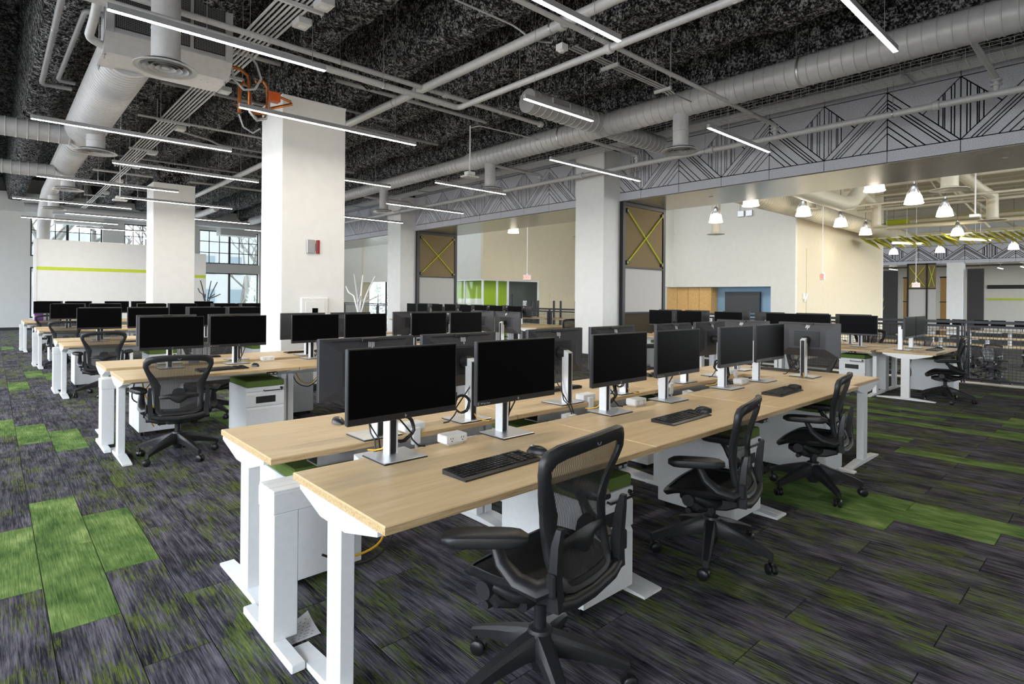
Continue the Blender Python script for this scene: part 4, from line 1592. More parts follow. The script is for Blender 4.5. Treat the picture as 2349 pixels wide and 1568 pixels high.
o.location = (5.63, 2.13, DH)
o.rotation_euler = (0, 0, pi / 2)
o['group'] = KG
for i, (x, y, rz, tg) in enumerate(((2.04, 2.30, 0, 'second near-row monitor of ' + B1), (3.59, 2.30, 0, 'fourth near-row monitor of ' + B1), (5.07, 2.30, 0, 'sixth near-row monitor of ' + B1),
                                    (1.49, 2.69, pi, 'first rear-row monitor of ' + B1), (2.94, 2.69, pi, 'third rear-row monitor of ' + B1), (1.92, 6.42, 0, 'second near-row monitor of ' + B2),
                                    (2.75, 6.42, 0, 'third near-row monitor of ' + B2))):
    o = make_cord('pair of black cords dropping from the ' + tg, seed=i)
    o.location = (x, y, DH)
    o.rotation_euler = (0, 0, rz)
    o['group'] = 'cords dropping from the monitors'


def loose_cords(name_label, pts_list, mats):
    t = thing('cable_bundle', name_label, 'cable')
    for pts, m, nm in pts_list:
        k = []
        for i in range(len(pts) - 1):
            p0, p1, p2, p3 = [Vector(pts[max(0, min(len(pts) - 1, i + d))]) for d in (-1, 0, 1, 2)]
            for q in range(5):
                u = q / 5
                k.append(0.5 * ((2 * p1) + (p2 - p0) * u + (2 * p0 - 5 * p1 + 4 * p2 - p3) * u * u + (3 * p1 - p0 - 3 * p2 + p3) * u ** 3))
        k.append(Vector(pts[-1]))
        b = MB().tube(k, 0.0055, 6)
        obj(nm, b, m, t)
    return t


loose_cords('black and yellow cords sagging under the aisle end of %s' % B2,
            [([(1.02, 6.1, 0.66), (1.05, 6.12, 0.52), (1.12, 6.15, 0.40), (1.10, 6.2, 0.30), (1.15, 6.3, 0.2)], 'cable_yellow', 'yellow_cord'),
             ([(1.10, 6.1, 0.66), (1.0, 6.1, 0.50), (1.04, 6.15, 0.38), (1.14, 6.2, 0.30), (1.2, 6.3, 0.2)], 'cable_yellow', 'yellow_cord'),
             ([(0.98, 6.2, 0.66), (0.96, 6.2, 0.5), (1.06, 6.2, 0.42), (1.16, 6.22, 0.3)], 'cable_black', 'black_cord')], None)
loose_cords('black and yellow cords hanging under the aisle end of the nearest bench',
            [([(0.93, 2.42, 0.545), (1.0, 2.40, 0.56), (1.1, 2.42, 0.60), (1.2, 2.44, 0.62)], 'cable_yellow', 'yellow_cord'),
             ([(1.45, 2.62, 0.62), (1.50, 2.58, 0.4), (1.42, 2.5, 0.26), (1.25, 2.48, 0.24), (1.15, 2.5, 0.3)], 'cable_yellow', 'yellow_cord'),
             ([(1.47, 2.60, 0.62), (1.53, 2.55, 0.36), (1.45, 2.5, 0.22), (1.28, 2.47, 0.2), (1.12, 2.5, 0.28)], 'cable_black', 'black_cord')], None)
loose_cords('black and yellow cords hanging under the end desk of %s' % R1,
            [([(10.0, 2.3, 0.66), (10.06, 2.3, 0.52), (10.14, 2.3, 0.40), (10.12, 2.3, 0.33), (10.05, 2.3, 0.42), (10.16, 2.3, 0.6)], 'cable_black', 'black_cord'),
             ([(10.02, 2.32, 0.66), (10.1, 2.32, 0.5), (10.13, 2.32, 0.36), (10.08, 2.32, 0.45), (10.2, 2.32, 0.62)], 'cable_yellow', 'yellow_cord')], None)
loose_cords('black and yellow cords drooping between the first two desks of %s' % B2,
            [([(2.45, 6.3, 0.66), (2.5, 6.28, 0.5), (2.62, 6.26, 0.44), (2.72, 6.25, 0.5), (2.78, 6.25, 0.62)], 'cable_black', 'black_cord'),
             ([(2.48, 6.3, 0.66), (2.54, 6.28, 0.52), (2.64, 6.26, 0.47), (2.74, 6.25, 0.55)], 'cable_yellow', 'yellow_cord')], None)
# curled sheet of paper under the beam
b = MB().grid(lambda u, v: (0.93 + 0.13 * u, 2.37 + 0.14 * v, 0.004 + 0.04 * (u * v) ** 1.5), 10, 10)
pp = single('paper_sheet', b, 'paper', 'white printed sheet curling up on the carpet behind the beam foot', 'paper')
b = MB()
for r in range(7):
    for c_ in range(9):
        if (r * 7 + c_ * 3) % 5 < 3:
            u0, v0 = 0.12 + c_ * 0.085, 0.12 + r * 0.11
            q = [(u0, v0), (u0 + 0.06, v0), (u0 + 0.06, v0 + 0.03), (u0, v0 + 0.03)]
            b.add([(0.93 + 0.13 * u, 2.37 + 0.14 * v, 0.0048 + 0.04 * (u * v) ** 1.5) for u, v in q], [(0, 1, 2, 3)])
obj('print', b, 'mark_grey', pp, kind='stuff')
for o in list(COL.objects):
    if o.get('category') == 'chair' and o.parent is None and o.get('label', '').endswith(('aisle end of ' + B2, 'aisle end of ' + B3)):
        b = MB().box(-0.045, -0.005, -0.014, 0.045, 0.0, 0.014, 0.001)
        obj('paper_tag', b, 'paper', o, (0.115, -0.142, 0.855))

# ------------------------------------------------------------------ pendant light strips
LZ = 3.664
LIGHTS = [(0.65, 2.42, 5.42), (0.354, 2.736, 9.48), (1.57, 3.99, 3.035), (3.52, 5.935, 1.48), (1.50, 3.886, 11.72), (2.147, 4.587, 7.17), (4.376, 5.558, 4.635),
          (6.627, 9.067, 6.40), (6.848, 8.643, 3.78), (0.621, 3.0, 14.1), (0.349, 2.70, 17.77), (2.19, 4.60, 15.85), (0.63, 2.99, 22.1), (1.50, 3.90, 20.1),
          (3.57, 5.97, 18.8), (7.0, 9.30, 12.19), (6.377, 8.20, 9.25), (3.60, 5.99, 10.29), (6.85, 9.25, 15.13), (2.1, 4.1, 24.1), (6.4, 8.8, 20.6)]
LNAME = ['beside the round duct outlet', 'crossing in front of the big grey duct', 'at the top edge over the nearest bench', 'under the big round duct at the corner', 'beyond the big grey duct',
         'crossing the big white column', 'under the capped end of the cross duct', 'crossing the column beside the felt beam', 'in front of the felt beam', 'ending at the slim white column',
         'above the partition with the lime stripe', 'crossing the slim white column', 'near the far windows', 'second from the far windows, beside the slim column', 'just past the slim white column',
         'beside the second felt screen', 'beside the hanging access point', 'emerging from behind the big column', 'low beside the big column under the felt beam', 'closest to the far windows',
         'far along the felt beam']


def strip_light(x0, x1, y, label):
    fr = 0.40 if x0 < 8.1 < x1 and x1 < 9 and y < 30 and x1 > 8.4 else (0.20 if x1 < 3.01 else 0.72)
    t = thing('pendant_light_strip', label, 'ceiling light', ((x0 + x1) / 2, y, LZ), 0, 'white light strips hung on wires')
    L = (x1 - x0) / 2
    b = MB().box(-L, -0.020, 0.0, L, 0.020, 0.052, 0.002)
    obj('housing', b, 'pipe_dark', t)
    b = MB().box(-L + 0.006, -0.0185, -0.004, L - 0.006, 0.0185, 0.001)
    obj('diffuser', b, 'led', t)
    for s in (-1, 1):
        x = s * L * fr
        b = MB().cyl((x, 0, 0.05), (x, 0, 2.30), 0.0022, n=5).cyl((x, 0, 0.05), (x, 0, 0.085), 0.006, n=8)
        obj('suspension_wire', b, 'steel', t)
    return t


for (x0, x1, y), nm in zip(LIGHTS, LNAME):
    strip_light(x0, x1, y, 'thin white light strip hung on wires ' + nm)


# ------------------------------------------------------------------ ducts
def ribbed(path_axis, a0, a1, c, r, step=0.145, rib=0.008, n=28):
    """spiral duct along an axis: profile with a raised seam every step"""
    prof = []
    a = a0
    while a < a1 - 1e-6:
        e = min(a + step, a1)
        prof += [(r, a), (r, e - 0.016), (r + rib, e - 0.011), (r + rib, e - 0.004), (r, e)]
        a = e
    o = {'Y': (c[0], 0, c[1]), 'X': (0, c[0], c[1])}[path_axis]
    return MB().lathe(prof, n, o, 0, path_axis)


def diffuser(parent, x, y, z, R=0.30, m='duct_grey', neck=0.13):
    b = MB().lathe([(neck, z + 0.10), (neck + 0.01, z + 0.05), (R * 0.80, z + 0.022), (R, z + 0.008), (R, z + 0.0), (R * 0.84, z + 0.004), (R * 0.72, z + 0.040), (neck, z + 0.075)], 32, (x, y, 0))
    d = obj('diffuser', b, m, parent)
    for k in (0.60, 0.40, 0.20):
        b = MB().lathe([(R * (k + 0.13), z - 0.004), (R * (k + 0.12), z - 0.002), (R * (k + 0.03), z + 0.024), (R * k, z + 0.036), (R * (k + 0.04), z + 0.018), (R * (k + 0.13), z - 0.004)], 28, (x, y, 0), close=True)
        obj('ring', b, m, d)
    b = MB().lathe([(0.0, z + 0.0), (R * 0.14, z + 0.002), (R * 0.12, z + 0.02), (0.0, z + 0.03)], 16, (x, y, 0))
    obj('centre_cone', b, m, d)
    b = MB().lathe([(0.0, z + 0.06), (R * 0.78, z + 0.045)], 28, (x, y, 0))
    obj('dark_throat', b, 'base_black', d)
    return d


t = thing('spiral_duct', 'long grey spiral duct with round outlets running beside the felt beam', 'duct', (8.35, 0, 4.63))
DX, DZ = 0, 0
obj('duct_run', ribbed('Y', -3.0, 10.45, (DX, DZ), 0.205), 'duct_grey', t)
obj('reducer', MB().lathe([(0.215, 10.45), (0.215, 10.55), (0.165, 10.85), (0.165, 10.95)], 28, (DX, 0, DZ), 0, 'Y'), 'duct_grey', t)
obj('duct_run', ribbed('Y', 10.95, 26.0, (DX, DZ), 0.155), 'duct_grey', t)
for i, y in enumerate((5.1, 9.95, 14.7, 19.5)):
    b = MB().lathe([(0.125, -0.70), (0.125, -0.45), (0.129, -0.445), (0.125, -0.44), (0.125, 0.0)], 24, (0, y, 0))
    obj('drop', b, 'duct_grey', t)
    diffuser(t, 0, y, -0.765, 0.30)
for y in (0.2, 3.2, 7.7, 12.2, 16.8):
    b = MB().lathe([(0.212, -0.015), (0.216, -0.012), (0.216, 0.012), (0.212, 0.015)], 28, (DX, y, DZ), 0, 'Y')
    b.cyl((-0.21, y, 0.0), (-0.21, y, 1.35), 0.005, n=6).cyl((0.21, y, 0), (0.21, y, 1.35), 0.005, n=6)
    if y < 10: obj('hanger', b, 'steel', t)
t2 = thing('cross_duct', 'short capped grey spiral duct with a small slot grille crossing the long duct', 'duct', (0, 6.72, 4.64))
b = ribbed('X', 6.42, 8.2, (0, 0), 0.19)
b.lathe([(0.0, 6.415), (0.193, 6.415), (0.193, 6.45)], 28, (0, 0, 0), 0, 'X')
obj('duct_run', b, 'duct_grey', t2)
obj('duct_run', ribbed('X', 8.5, 10.2, (0, -0.02), 0.17), 'duct_grey', t2)
b = MB()
b.box(6.80, -0.195, -0.02, 7.25, -0.185, 0.10, 0.002)
gr = obj('slot_grille', b, 'white_metal', t2)
for k in range(6):
    b = MB().box(6.83, -0.199, -0.005 + k * 0.017, 7.22, -0.194, 0.004 + k * 0.017)
    obj('slot', b, 'base_black', gr)

# big duct from the fan-coil unit
t = thing('main_trunk_duct', 'wide grey spiral duct leaving the fan coil unit towards the windows', 'duct', (1.25, 0, 4.45))
obj('duct_run', ribbed('Y', 8.45, 13.4, (0, 0), 0.30, 0.10), 'duct_grey', t)
obj('reducer', MB().lathe([(0.31, 13.4), (0.31, 13.5), (0.25, 13.9), (0.25, 14.0)], 28, (0, 0, 0), 0, 'Y'), 'duct_grey', t)
obj('duct_run', ribbed('Y', 14.0, 17.6, (0, -0.02), 0.245, 0.10), 'duct_grey', t)
obj('reducer', MB().lathe([(0.25, 17.6), (0.25, 17.65), (0.195, 18.0), (0.195, 18.1)], 28, (0, -0.02, -0.02), 0, 'Y'), 'duct_grey', t)
obj('duct_run', MB().tube([(0, 18.1, -0.02), (0, 21.6, -0.02), (0.0, 22.4, -0.12), (0.0, 23.4, -0.42), (0.0, 24.0, -0.75), (0.0, 24.2, -1.2)], [0.19, 0.19, 0.19, 0.185, 0.18, 0.175], 24), 'duct_grey', t)
for y, z, r in ((13.1, -0.14, 0.165), (16.6, -0.25, 0.15)):
    b = ribbed('X', -5.0, -0.2, (y, z), r)
    obj('branch', b, 'duct_grey', t)
for y in (12.08, 16.9, 21.1):
    b = MB().lathe([(0.135, -0.52), (0.135, -0.40), (0.139, -0.395), (0.135, -0.39), (0.135, 0.0)], 24, (0.06, y, 0))
    obj('drop', b, 'duct_grey', t)
    diffuser(t, 0.06, y, -0.585, 0.31)
t = thing('ceiling_outlet', 'round grey outlet on a vertical duct in front of the fan coil unit', 'air outlet', (1.365, 7.03, 3.86))
b = MB().lathe([(0.138, 0.06), (0.138, 0.40), (0.142, 0.405), (0.138, 0.41), (0.138, 0.78), (0.142, 0.785), (0.138, 0.79), (0.138, 1.15)], 28)
obj('drop', b, 'duct_grey', t)
diffuser(t, 0, 0, 0.0, 0.30, neck=0.138)

# fan-coil unit
t = thing('fan_coil_unit', 'grey ceiling fan coil unit with black intake grilles and sloped bottom', 'air handler', (1.58, 8.0, 4.20))
b = MB().box(-0.62, -0.24, 0.20, 0.62, 0.50, 1.0, 0.004)
obj('casing', b, 'duct_grey', t)
b = MB().prism([(-0.26, 0.20), (-0.26, 0.18), (-0.08, 0.0), (0.48, 0.0), (0.50, 0.20)], 'X', -0.66, 0.66)
obj('drain_pan', b, 'duct_grey', t)
for x0, x1 in ((-0.57, -0.20), (-0.16, 0.18), (0.22, 0.57)):
    b = MB().box(x0, -0.250, 0.24, x1, -0.242, 0.97, 0.002)
    g = obj('intake_grille', b, 'base_black', t)
    b = MB()
    k = x0 + 0.02
    while k < x1 - 0.01:
        b.box(k, -0.2535, 0.25, k + 0.0025, -0.250, 0.96)
        k += 0.018
    k = 0.26
    while k < 0.96:
        b.box(x0 + 0.01, -0.2545, k, x1 - 0.01, -0.251, k + 0.0025)
        k += 0.018
    obj('mesh_grid', b, 'pipe_dark', g)
b = MB().box(-0.66, -0.262, 0.17, -0.58, -0.255, 1.0, 0.002)
obj('flange', b, 'duct_grey', t)
b = MB().box(0.58, -0.262, 0.17, 0.66, -0.255, 1.0, 0.002)
obj('flange', b, 'duct_grey', t)
for sx, y in ((-0.64, 0.0), (0.64, 0.0), (-0.64, 0.46), (0.64, 0.46)):
    b = MB().cyl((sx, y, -0.06), (sx, y, 1.7), 0.006, n=6).cyl((sx, y, -0.02), (sx, y, 0.0), 0.016, n=8)
    obj('threaded_rod', b, 'steel', t)
for i in range(7):
    b = MB().lathe([(0, -0.006), (0.008, -0.004), (0.010, 0.0)], 8, (0.05 + 0.085 * i, 0.10 + 0.03 * (i % 3), 0))
    obj('screw', b, 'steel', t)
t = thing('valve_assembly', 'copper valve piping with orange actuator and flexible hoses beside the fan coil unit', 'pipework', (2.35, 8.15, 4.2))
b = MB().tube([(-0.10, 0.0, 0.28), (0.10, 0.0, 0.28), (0.20, 0.0, 0.22), (0.22, 0, 0.10), (0.22, 0, -0.18), (0.30, 0, -0.27), (0.42, 0, -0.25), (0.46, 0, -0.12), (0.46, 0, 0.12), (0.40, 0, 0.20), (0.30, 0, 0.16)], 0.022, 10)
obj('copper_pipe', b, 'copper', t)
b = MB().tube([(0.10, 0.02, -0.30), (0.10, 0.02, 0.05), (0.16, 0.02, 0.12)], 0.024, 10)
obj('copper_pipe', b, 'copper', t)
b = MB().tube([(0.24, 0.05, -0.02), (0.25, 0.05, -0.25), (0.34, 0.05, -0.34), (0.45, 0.05, -0.30), (0.49, 0.05, -0.15), (0.49, 0.05, 0.0)], 0.026, 10)
obj('braided_hose', b, 'steel', t)
b = MB().tube([(-0.12, -0.1, 0.55), (-0.05, -0.1, 0.30), (0.0, -0.1, 0.08), (0.12, -0.1, -0.02), (0.26, -0.1, 0.02), (0.34, -0.1, 0.18), (0.28, -0.1, 0.36), (0.10, -0.1, 0.55)], 0.016, 8)
obj('flexible_conduit', b, 'cable_grey', t)
b = MB().box(0.47, -0.06, -0.06, 0.62, 0.06, 0.07, 0.006)
obj('actuator', b, 'valve_orange', t)
b = MB().tube([(0.62, 0, 0.03), (0.78, 0, 0.0), (0.80, 0, -0.03), (0.50, 0, -0.16)], 0.020, 8)
obj('copper_pipe', b, 'copper', t)
b = MB().tube([(0.12, 0.1, -0.30), (0.18, 0.1, -0.46), (0.30, 0.1, -0.52), (0.40, 0.1, -0.44)], 0.012, 8)
obj('drain_hose', b, 'cable_grey', t)


# ------------------------------------------------------------------ pipes
def bend(pts, r=0.12, n=5):
    """round the corners of a polyline"""
    P = [Vector(p) for p in pts]
    out = [P[0]]
    for i in range(1, len(P) - 1):
        a, b_ = (P[i - 1] - P[i]), (P[i + 1] - P[i])
        k = min(r, a.length * 0.45, b_.length * 0.45)
        p0, p2 = P[i] + a.normalized() * k, P[i] + b_.normalized() * k
        for q in range(n + 1):
            u = q / n
            out.append(p0 * (1 - u) ** 2 + P[i] * 2 * u * (1 - u) + p2 * u * u)
    out.append(P[-1])
    return out


def pipe(label, pts, r, m='pipe_grey', hang=(), top=5.95, name='ceiling_pipe', cat='pipe', couplings=(), n=12, corner=0.12, group=None):
    t = thing(name, label, cat, group=group)
    obj('pipe_run', MB().tube(bend(pts, corner), r, n), m, t)
    for x, y, z in hang:
        b = MB().cyl((x, y, z + r), (x, y, top), 0.005, n=6)
        b.lathe([(r + 0.002, -0.012), (r + 0.006, -0.010), (r + 0.006, 0.010), (r + 0.002, 0.012)], 14, (x, y, z), 0, 'Y' if abs(pts[0][0] - pts[1][0]) < 0.1 else 'X')
        obj('hanger', b, 'steel', t)
    for x, y, z, ax in couplings:
        b = MB().lathe([(r + 0.004, -0.04), (r + 0.018, -0.035), (r + 0.018, 0.035), (r + 0.004, 0.04)], 16, (x, y, z), 0, ax)
        obj('coupling', b, m, t)
    return t


pipe('light grey pipe turning a corner above the nearest bench', [(0.2, 6.80, 4.30), (5.20, 6.95, 4.30), (5.20, -3.0, 4.30)], 0.043, hang=[(2.9, 6.87, 4.30), (3.9, 6.91, 4.3), (5.2, 5.6, 4.3), (5.2, 2.6, 4.3), (5.2, 0.5, 4.3)], couplings=[(5.2, 4.1, 4.3, 'Y')], corner=0.08)
pipe('light grey pipe running straight past the corner pipe and ending in a cap', [(0.2, 7.20, 4.6), (7.40, 7.38, 4.6)], 0.036, hang=[(3.45, 7.27, 4.6), (5.0, 7.3, 4.6), (6.4, 7.35, 4.6)], couplings=[(5.22, 7.32, 4.6, 'X'), (7.38, 7.38, 4.6, 'X')])
pipe('thick grey sprinkler main slung in clevis hangers across the joists', [(4.83, -3.0, 4.60), (4.83, 27.5, 4.60)], 0.062, 'pipe_grey', hang=[(4.83, 4.65, 4.6), (4.83, 8.2, 4.6), (4.83, 10.5, 4.6), (4.83, 13.0, 4.6), (4.83, 1.0, 4.6)], couplings=[(4.83, 4.5, 4.6, 'Y'), (4.83, 7.5, 4.6, 'Y'), (4.83, 12.0, 4.6, 'Y')])
pipe('slim grey rail crossing above the light strip over the nearest bench', [(1.2, 4.18, 4.40), (8.1, 4.17, 4.40)], 0.028, 'pipe_grey', hang=[(3.2, 4.18, 4.4), (5.0, 4.18, 4.4), (6.6, 4.18, 4.4)])
pipe('thin grey conduit with a dip leading to the ceiling sensor', [(2.5, 5.38, 4.90), (4.9, 5.38, 4.90), (5.05, 5.2, 4.70), (5.14, 4.95, 4.62)], 0.012, 'pipe_grey', name='thin_conduit', cat='conduit', n=8)
pipe('bare conduit running across joists towards the long duct', [(5.3, 4.8, 4.56), (8.3, 4.8, 4.56)], 0.010, 'pipe_dark', name='thin_conduit', cat='conduit', n=8)
pipe('grey pipe with two elbows at the outer edge of the fan coil unit', [(0.55, 4.0, 4.70), (0.556, 11.5, 4.70), (0.93, 11.47, 4.70)], 0.035, 'pipe_dark', hang=[(0.556, 9.0, 4.7)])
pipe('inner grey pipe with two elbows beside the fan coil unit', [(1.1, 8.2, 4.72), (0.78, 8.15, 4.70), (0.73, 11.12, 4.70), (0.94, 11.14, 4.70)], 0.030, 'pipe_dark')
pipe('pale insulated pipe dropping to a brass valve at the fan coil unit', [(0.78, 5.6, 4.85), (0.80, 7.2, 4.55), (0.80, 7.55, 4.42), (0.78, 7.9, 4.30), (0.95, 7.95, 4.26)], 0.045, 'pipe_grey')
for i, (y, z) in enumerate(((8.9, 4.75), (9.6, 4.55), (10.6, 4.62), (12.6, 4.55), (14.6, 4.6), (16.4, 4.5), (19.0, 4.55), (21.4, 4.5))):
    pipe('grey pipe running across under the joists, %s beyond the fan coil unit' % ORD[i], [(2.0, y, z + 0.24), (7.4 if i % 2 == 0 else 5.6, y + 0.06, z + 0.24)], 0.024 if i % 2 else 0.033, 'pipe_dark' if i % 3 else 'pipe_grey',
         hang=[(3.4, y + 0.02, z + 0.24), (5.4, y + 0.04, z + 0.24)], top=5.95)
pipe('sloping grey pipe beyond the big column', [(2.6, 12.9, 4.72), (3.3, 12.9, 4.62), (3.5, 12.9, 4.55), (5.0, 12.9, 4.55)], 0.022, 'pipe_dark', corner=0.05)
pipe('short thick grey pipe with a closed end near the far windows', [(5.6, 21.0, 4.35), (5.6, 24.6, 4.35)], 0.10, 'duct_grey', hang=[(5.6, 21.6, 4.35), (5.6, 24.0, 4.35)], name='stub_duct', cat='duct')
# white sprinkler pipe in front of the beam with its feed arms
t = pipe('white sprinkler pipe running the length of the felt beam', [(10.3, -3.0, 4.33), (10.3, 27.5, 4.33)], 0.052, 'pipe_grey', hang=[(10.3, 2.6, 4.33), (10.3, 5.75, 4.33), (10.3, 8.2, 4.33), (10.3, 11.8, 4.33)], top=5.95,
         couplings=[(10.3, 2.05, 4.33, 'Y'), (10.3, 5.6, 4.33, 'Y'), (10.3, 8.9, 4.33, 'Y'), (10.3, 12.4, 4.33, 'Y'), (10.3, 17.0, 4.33, 'Y')])
for y in (1.37, 4.40, 7.35, 10.3, 16.4):
    b = MB().tube(bend([(8.62, y, 4.55), (10.3, y, 4.55), (10.3, y, 4.36)], 0.07), 0.036, 10)
    a = obj('feed_arm', b, 'pipe_grey', t)
    for z in (4.455, 4.515):
        b = MB().lathe([(0.036, z - 0.014), (0.068, z - 0.012), (0.068, z + 0.012), (0.036, z + 0.014)], 14, (10.3, y, 0))
        obj('flange', b, 'pipe_grey', a)

# wire basket tray
t = thing('cable_tray', 'white wire basket cable tray with blue cables above the felt beam', 'cable tray', (10.10, 0, 4.84))
b = MB()
W_, H_ = 0.42, 0.16
y0_, y1_ = -3.0, 26.0
for x in [0.0 + 0.042 * k for k in range(11)]:
    b.box(x - 0.004, y0_, -0.004, x + 0.004, y1_, 0.004)
for z in (0.055, 0.11, 0.16):
    b.box(-0.003, y0_, z - 0.003, 0.003, y1_, z + 0.003)
    b.box(W_ - 0.003, y0_, z - 0.003, W_ + 0.003, y1_, z + 0.003)
y = y0_
while y < y1_:
    b.box(-0.003, y - 0.003, -0.007, W_ + 0.003, y + 0.003, -0.002)
    b.box(-0.006, y - 0.003, 0, -0.001, y + 0.003, H_)
    b.box(W_ + 0.001, y - 0.003, 0, W_ + 0.006, y + 0.003, H_)
    y += 0.13
obj('wire_mesh', b, 'white_metal', t)
for i in range(6):
    y = -2.0 + 4.4 * i
    b = MB().box(-0.03, y - 0.02, -0.03, W_ + 0.03, y + 0.02, -0.01).cyl((-0.02, y, -0.02), (-0.02, y, 1.1), 0.005, n=6).cyl((W_ + 0.02, y, -0.02), (W_ + 0.02, y, 1.1), 0.005, n=6)
    obj('trapeze', b, 'steel', t)
rd = random.Random(3)
for i in range(5):
    pts = [(0.06 + 0.05 * i + rd.uniform(-0.02, 0.02), y0_ + k * 1.6, 0.02 + rd.uniform(0, 0.02)) for k in range(18)]
    obj('cable', MB().tube(pts, 0.009, 6), 'cable_blue' if i % 2 else 'cable_grey', t)

# conduit rack along the fan-coil side
t = thing('conduit_rack', 'rack of parallel grey conduits on strut trapezes past the fan coil unit', 'conduit rack', (2.50, 0, 4.66))
for i in range(7):
    x = -0.21 + 0.055 * i
    obj('conduit', MB().tube([(x, 3.2, 0.02), (x, 27.0 if i > 3 else 17.5, 0.02)], 0.013 if i % 3 else 0.016, 8), 'pipe_grey', t)
for y in (4.6, 6.25, 9.0, 12.1, 14.9, 17.0, 20.0, 23.0):
    b = MB().box(-0.30, y - 0.02, -0.04, 0.26, y + 0.02, 0.0).cyl((-0.28, y, -0.07), (-0.28, y, 1.35), 0.006, n=6).cyl((0.24, y, -0.07), (0.24, y, 1.35), 0.006, n=6)
    obj('strut', b, 'pipe_grey', t)
for i, y in enumerate((6.0, 6.6, 9.6, 12.4, 15.0, 16.9, 19.4, 22.0)):
    b = MB().box(0.08, y - 0.10, -0.075, 0.24, y + 0.10, 0.0, 0.004)
    jb = obj('junction_box', b, 'pipe_grey', t)
    b = MB().box(0.12, y - 0.04, -0.078, 0.20, y + 0.04, -0.074)
    obj('paper_label', b, 'paper', jb)
t = thing('strut_conduits', 'three thin grey conduits on two short struts above the capped duct', 'conduit rack', (6.0, 4.74, 4.52))
for i in range(3):
    obj('conduit', MB().tube([(-0.72, -0.05 + 0.05 * i, 0.02), (1.3, -0.05 + 0.05 * i, 0.02), (1.5, -0.05 + 0.05 * i, -0.02)], 0.010, 8), 'pipe_grey', t)
for x in (0.03, 1.27):
    b = MB().box(x - 0.02, -0.14, -0.035, x + 0.02, 0.14, 0.005).cyl((x, -0.12, 0), (x, -0.12, 1.4), 0.004, n=6).cyl((x, 0.12, 0), (x, 0.12, 1.4), 0.004, n=6)
    obj('strut', b, 'pipe_grey', t)
t = thing('wall_conduits', 'group of grey conduits bending down beside the column into the felt beam', 'conduit rack', (11.05, 8.1, 4.55))
for i in range(5):
    y = -0.08 * i
    obj('conduit', MB().tube(bend([(-0.45, 0.25, 0.42 - 0.03 * i), (-0.45, y, 0.42 - 0.03 * i), (-0.03, y, 0.42 - 0.03 * i), (0.06, y, 0.0)][1:], 0.15), 0.014, 8), 'pipe_grey', t)
    obj('box', MB().box(0.03, y - 0.03, -0.14, 0.10, y + 0.03, -0.0, 0.003), 'pipe_grey', t)

# hanging access points and sensors
def access_point(x, y, z, top, label):
    t = thing('access_point', label, 'access point', (x, y, z), 0, 'white hanging access points')
    obj('stem', MB().cyl((0, 0, 0.05), (0, 0, top - z), 0.013, n=10), 'white_metal', t)
    obj('box', MB().box(-0.085, -0.06, 0.0, 0.085, 0.06, 0.065, 0.005), 'white_plastic', t)
    obj('antenna_plate', MB().box(-0.15, -0.10, -0.045, 0.15, 0.10, -0.012, 0.012), 'white_plastic', t)
    return t


access_point(6.55, 8.39, 3.70, 4.62, 'white access point on a stem above the bench past the big column')
access_point(2.27, 16.5, 3.72, 4.62, 'white access point on a stem by the slim white column')
pipe('thin conduit feeding the hanging access point', [(6.55, 8.39, 4.58), (6.7, 8.30, 4.63), (8.3, 8.2, 4.63)], 0.012, name='thin_conduit', cat='conduit', n=8, corner=0.06)
t = thing('ceiling_sensor', 'small white sensor box hanging over the nearest bench', 'sensor', (5.15, 4.79, 4.47))
obj('box', MB().box(-0.055, -0.055, 0, 0.055, 0.055, 0.08, 0.004), 'white_plastic', t)
obj('lens', MB().lathe([(0, -0.022), (0.03, -0.02), (0.045, -0.006), (0.048, 0.0)], 18), 'white_plastic', t)
obj('rod', MB().cyl((0, 0, 0.08), (0, 0, 1.45), 0.005, n=6), 'steel', t)
# ducts and units by the far windows
t = thing('far_duct', 'grey duct running along the far wall above the windows', 'duct', (0, 28.0, 4.62))
obj('duct_run', MB().tube([(0.9, 0, 0), (1.2, 0, 0.02), (9.6, 0, 0.02), (9.9, -0.2, 0.0)], 0.19, 20), 'duct_grey', t)
for x in (2.0, 5.0, 8.0):
    obj('hanger', MB().cyl((x, 0, 0.15), (x, 0, 1.35), 0.006, n=6), 'steel', t)
obj('end_cap', MB().lathe([(0, 0.88), (0.19, 0.88), (0.19, 0.92)], 20, (0, 0, 0), 0, 'X'), 'duct_grey', t)
for i, x in enumerate((2.6, 8.6)):
    single('far_fan_unit', MB().box(-0.8, -0.35, -0.22, 0.8, 0.35, 0.22, 0.02), 'grey_paint', 'grey fan unit above the far window, %s from the corner' % ORD[i], 'air handler', (x, 28.9, 4.42), 0, 'fan units over the far windows')

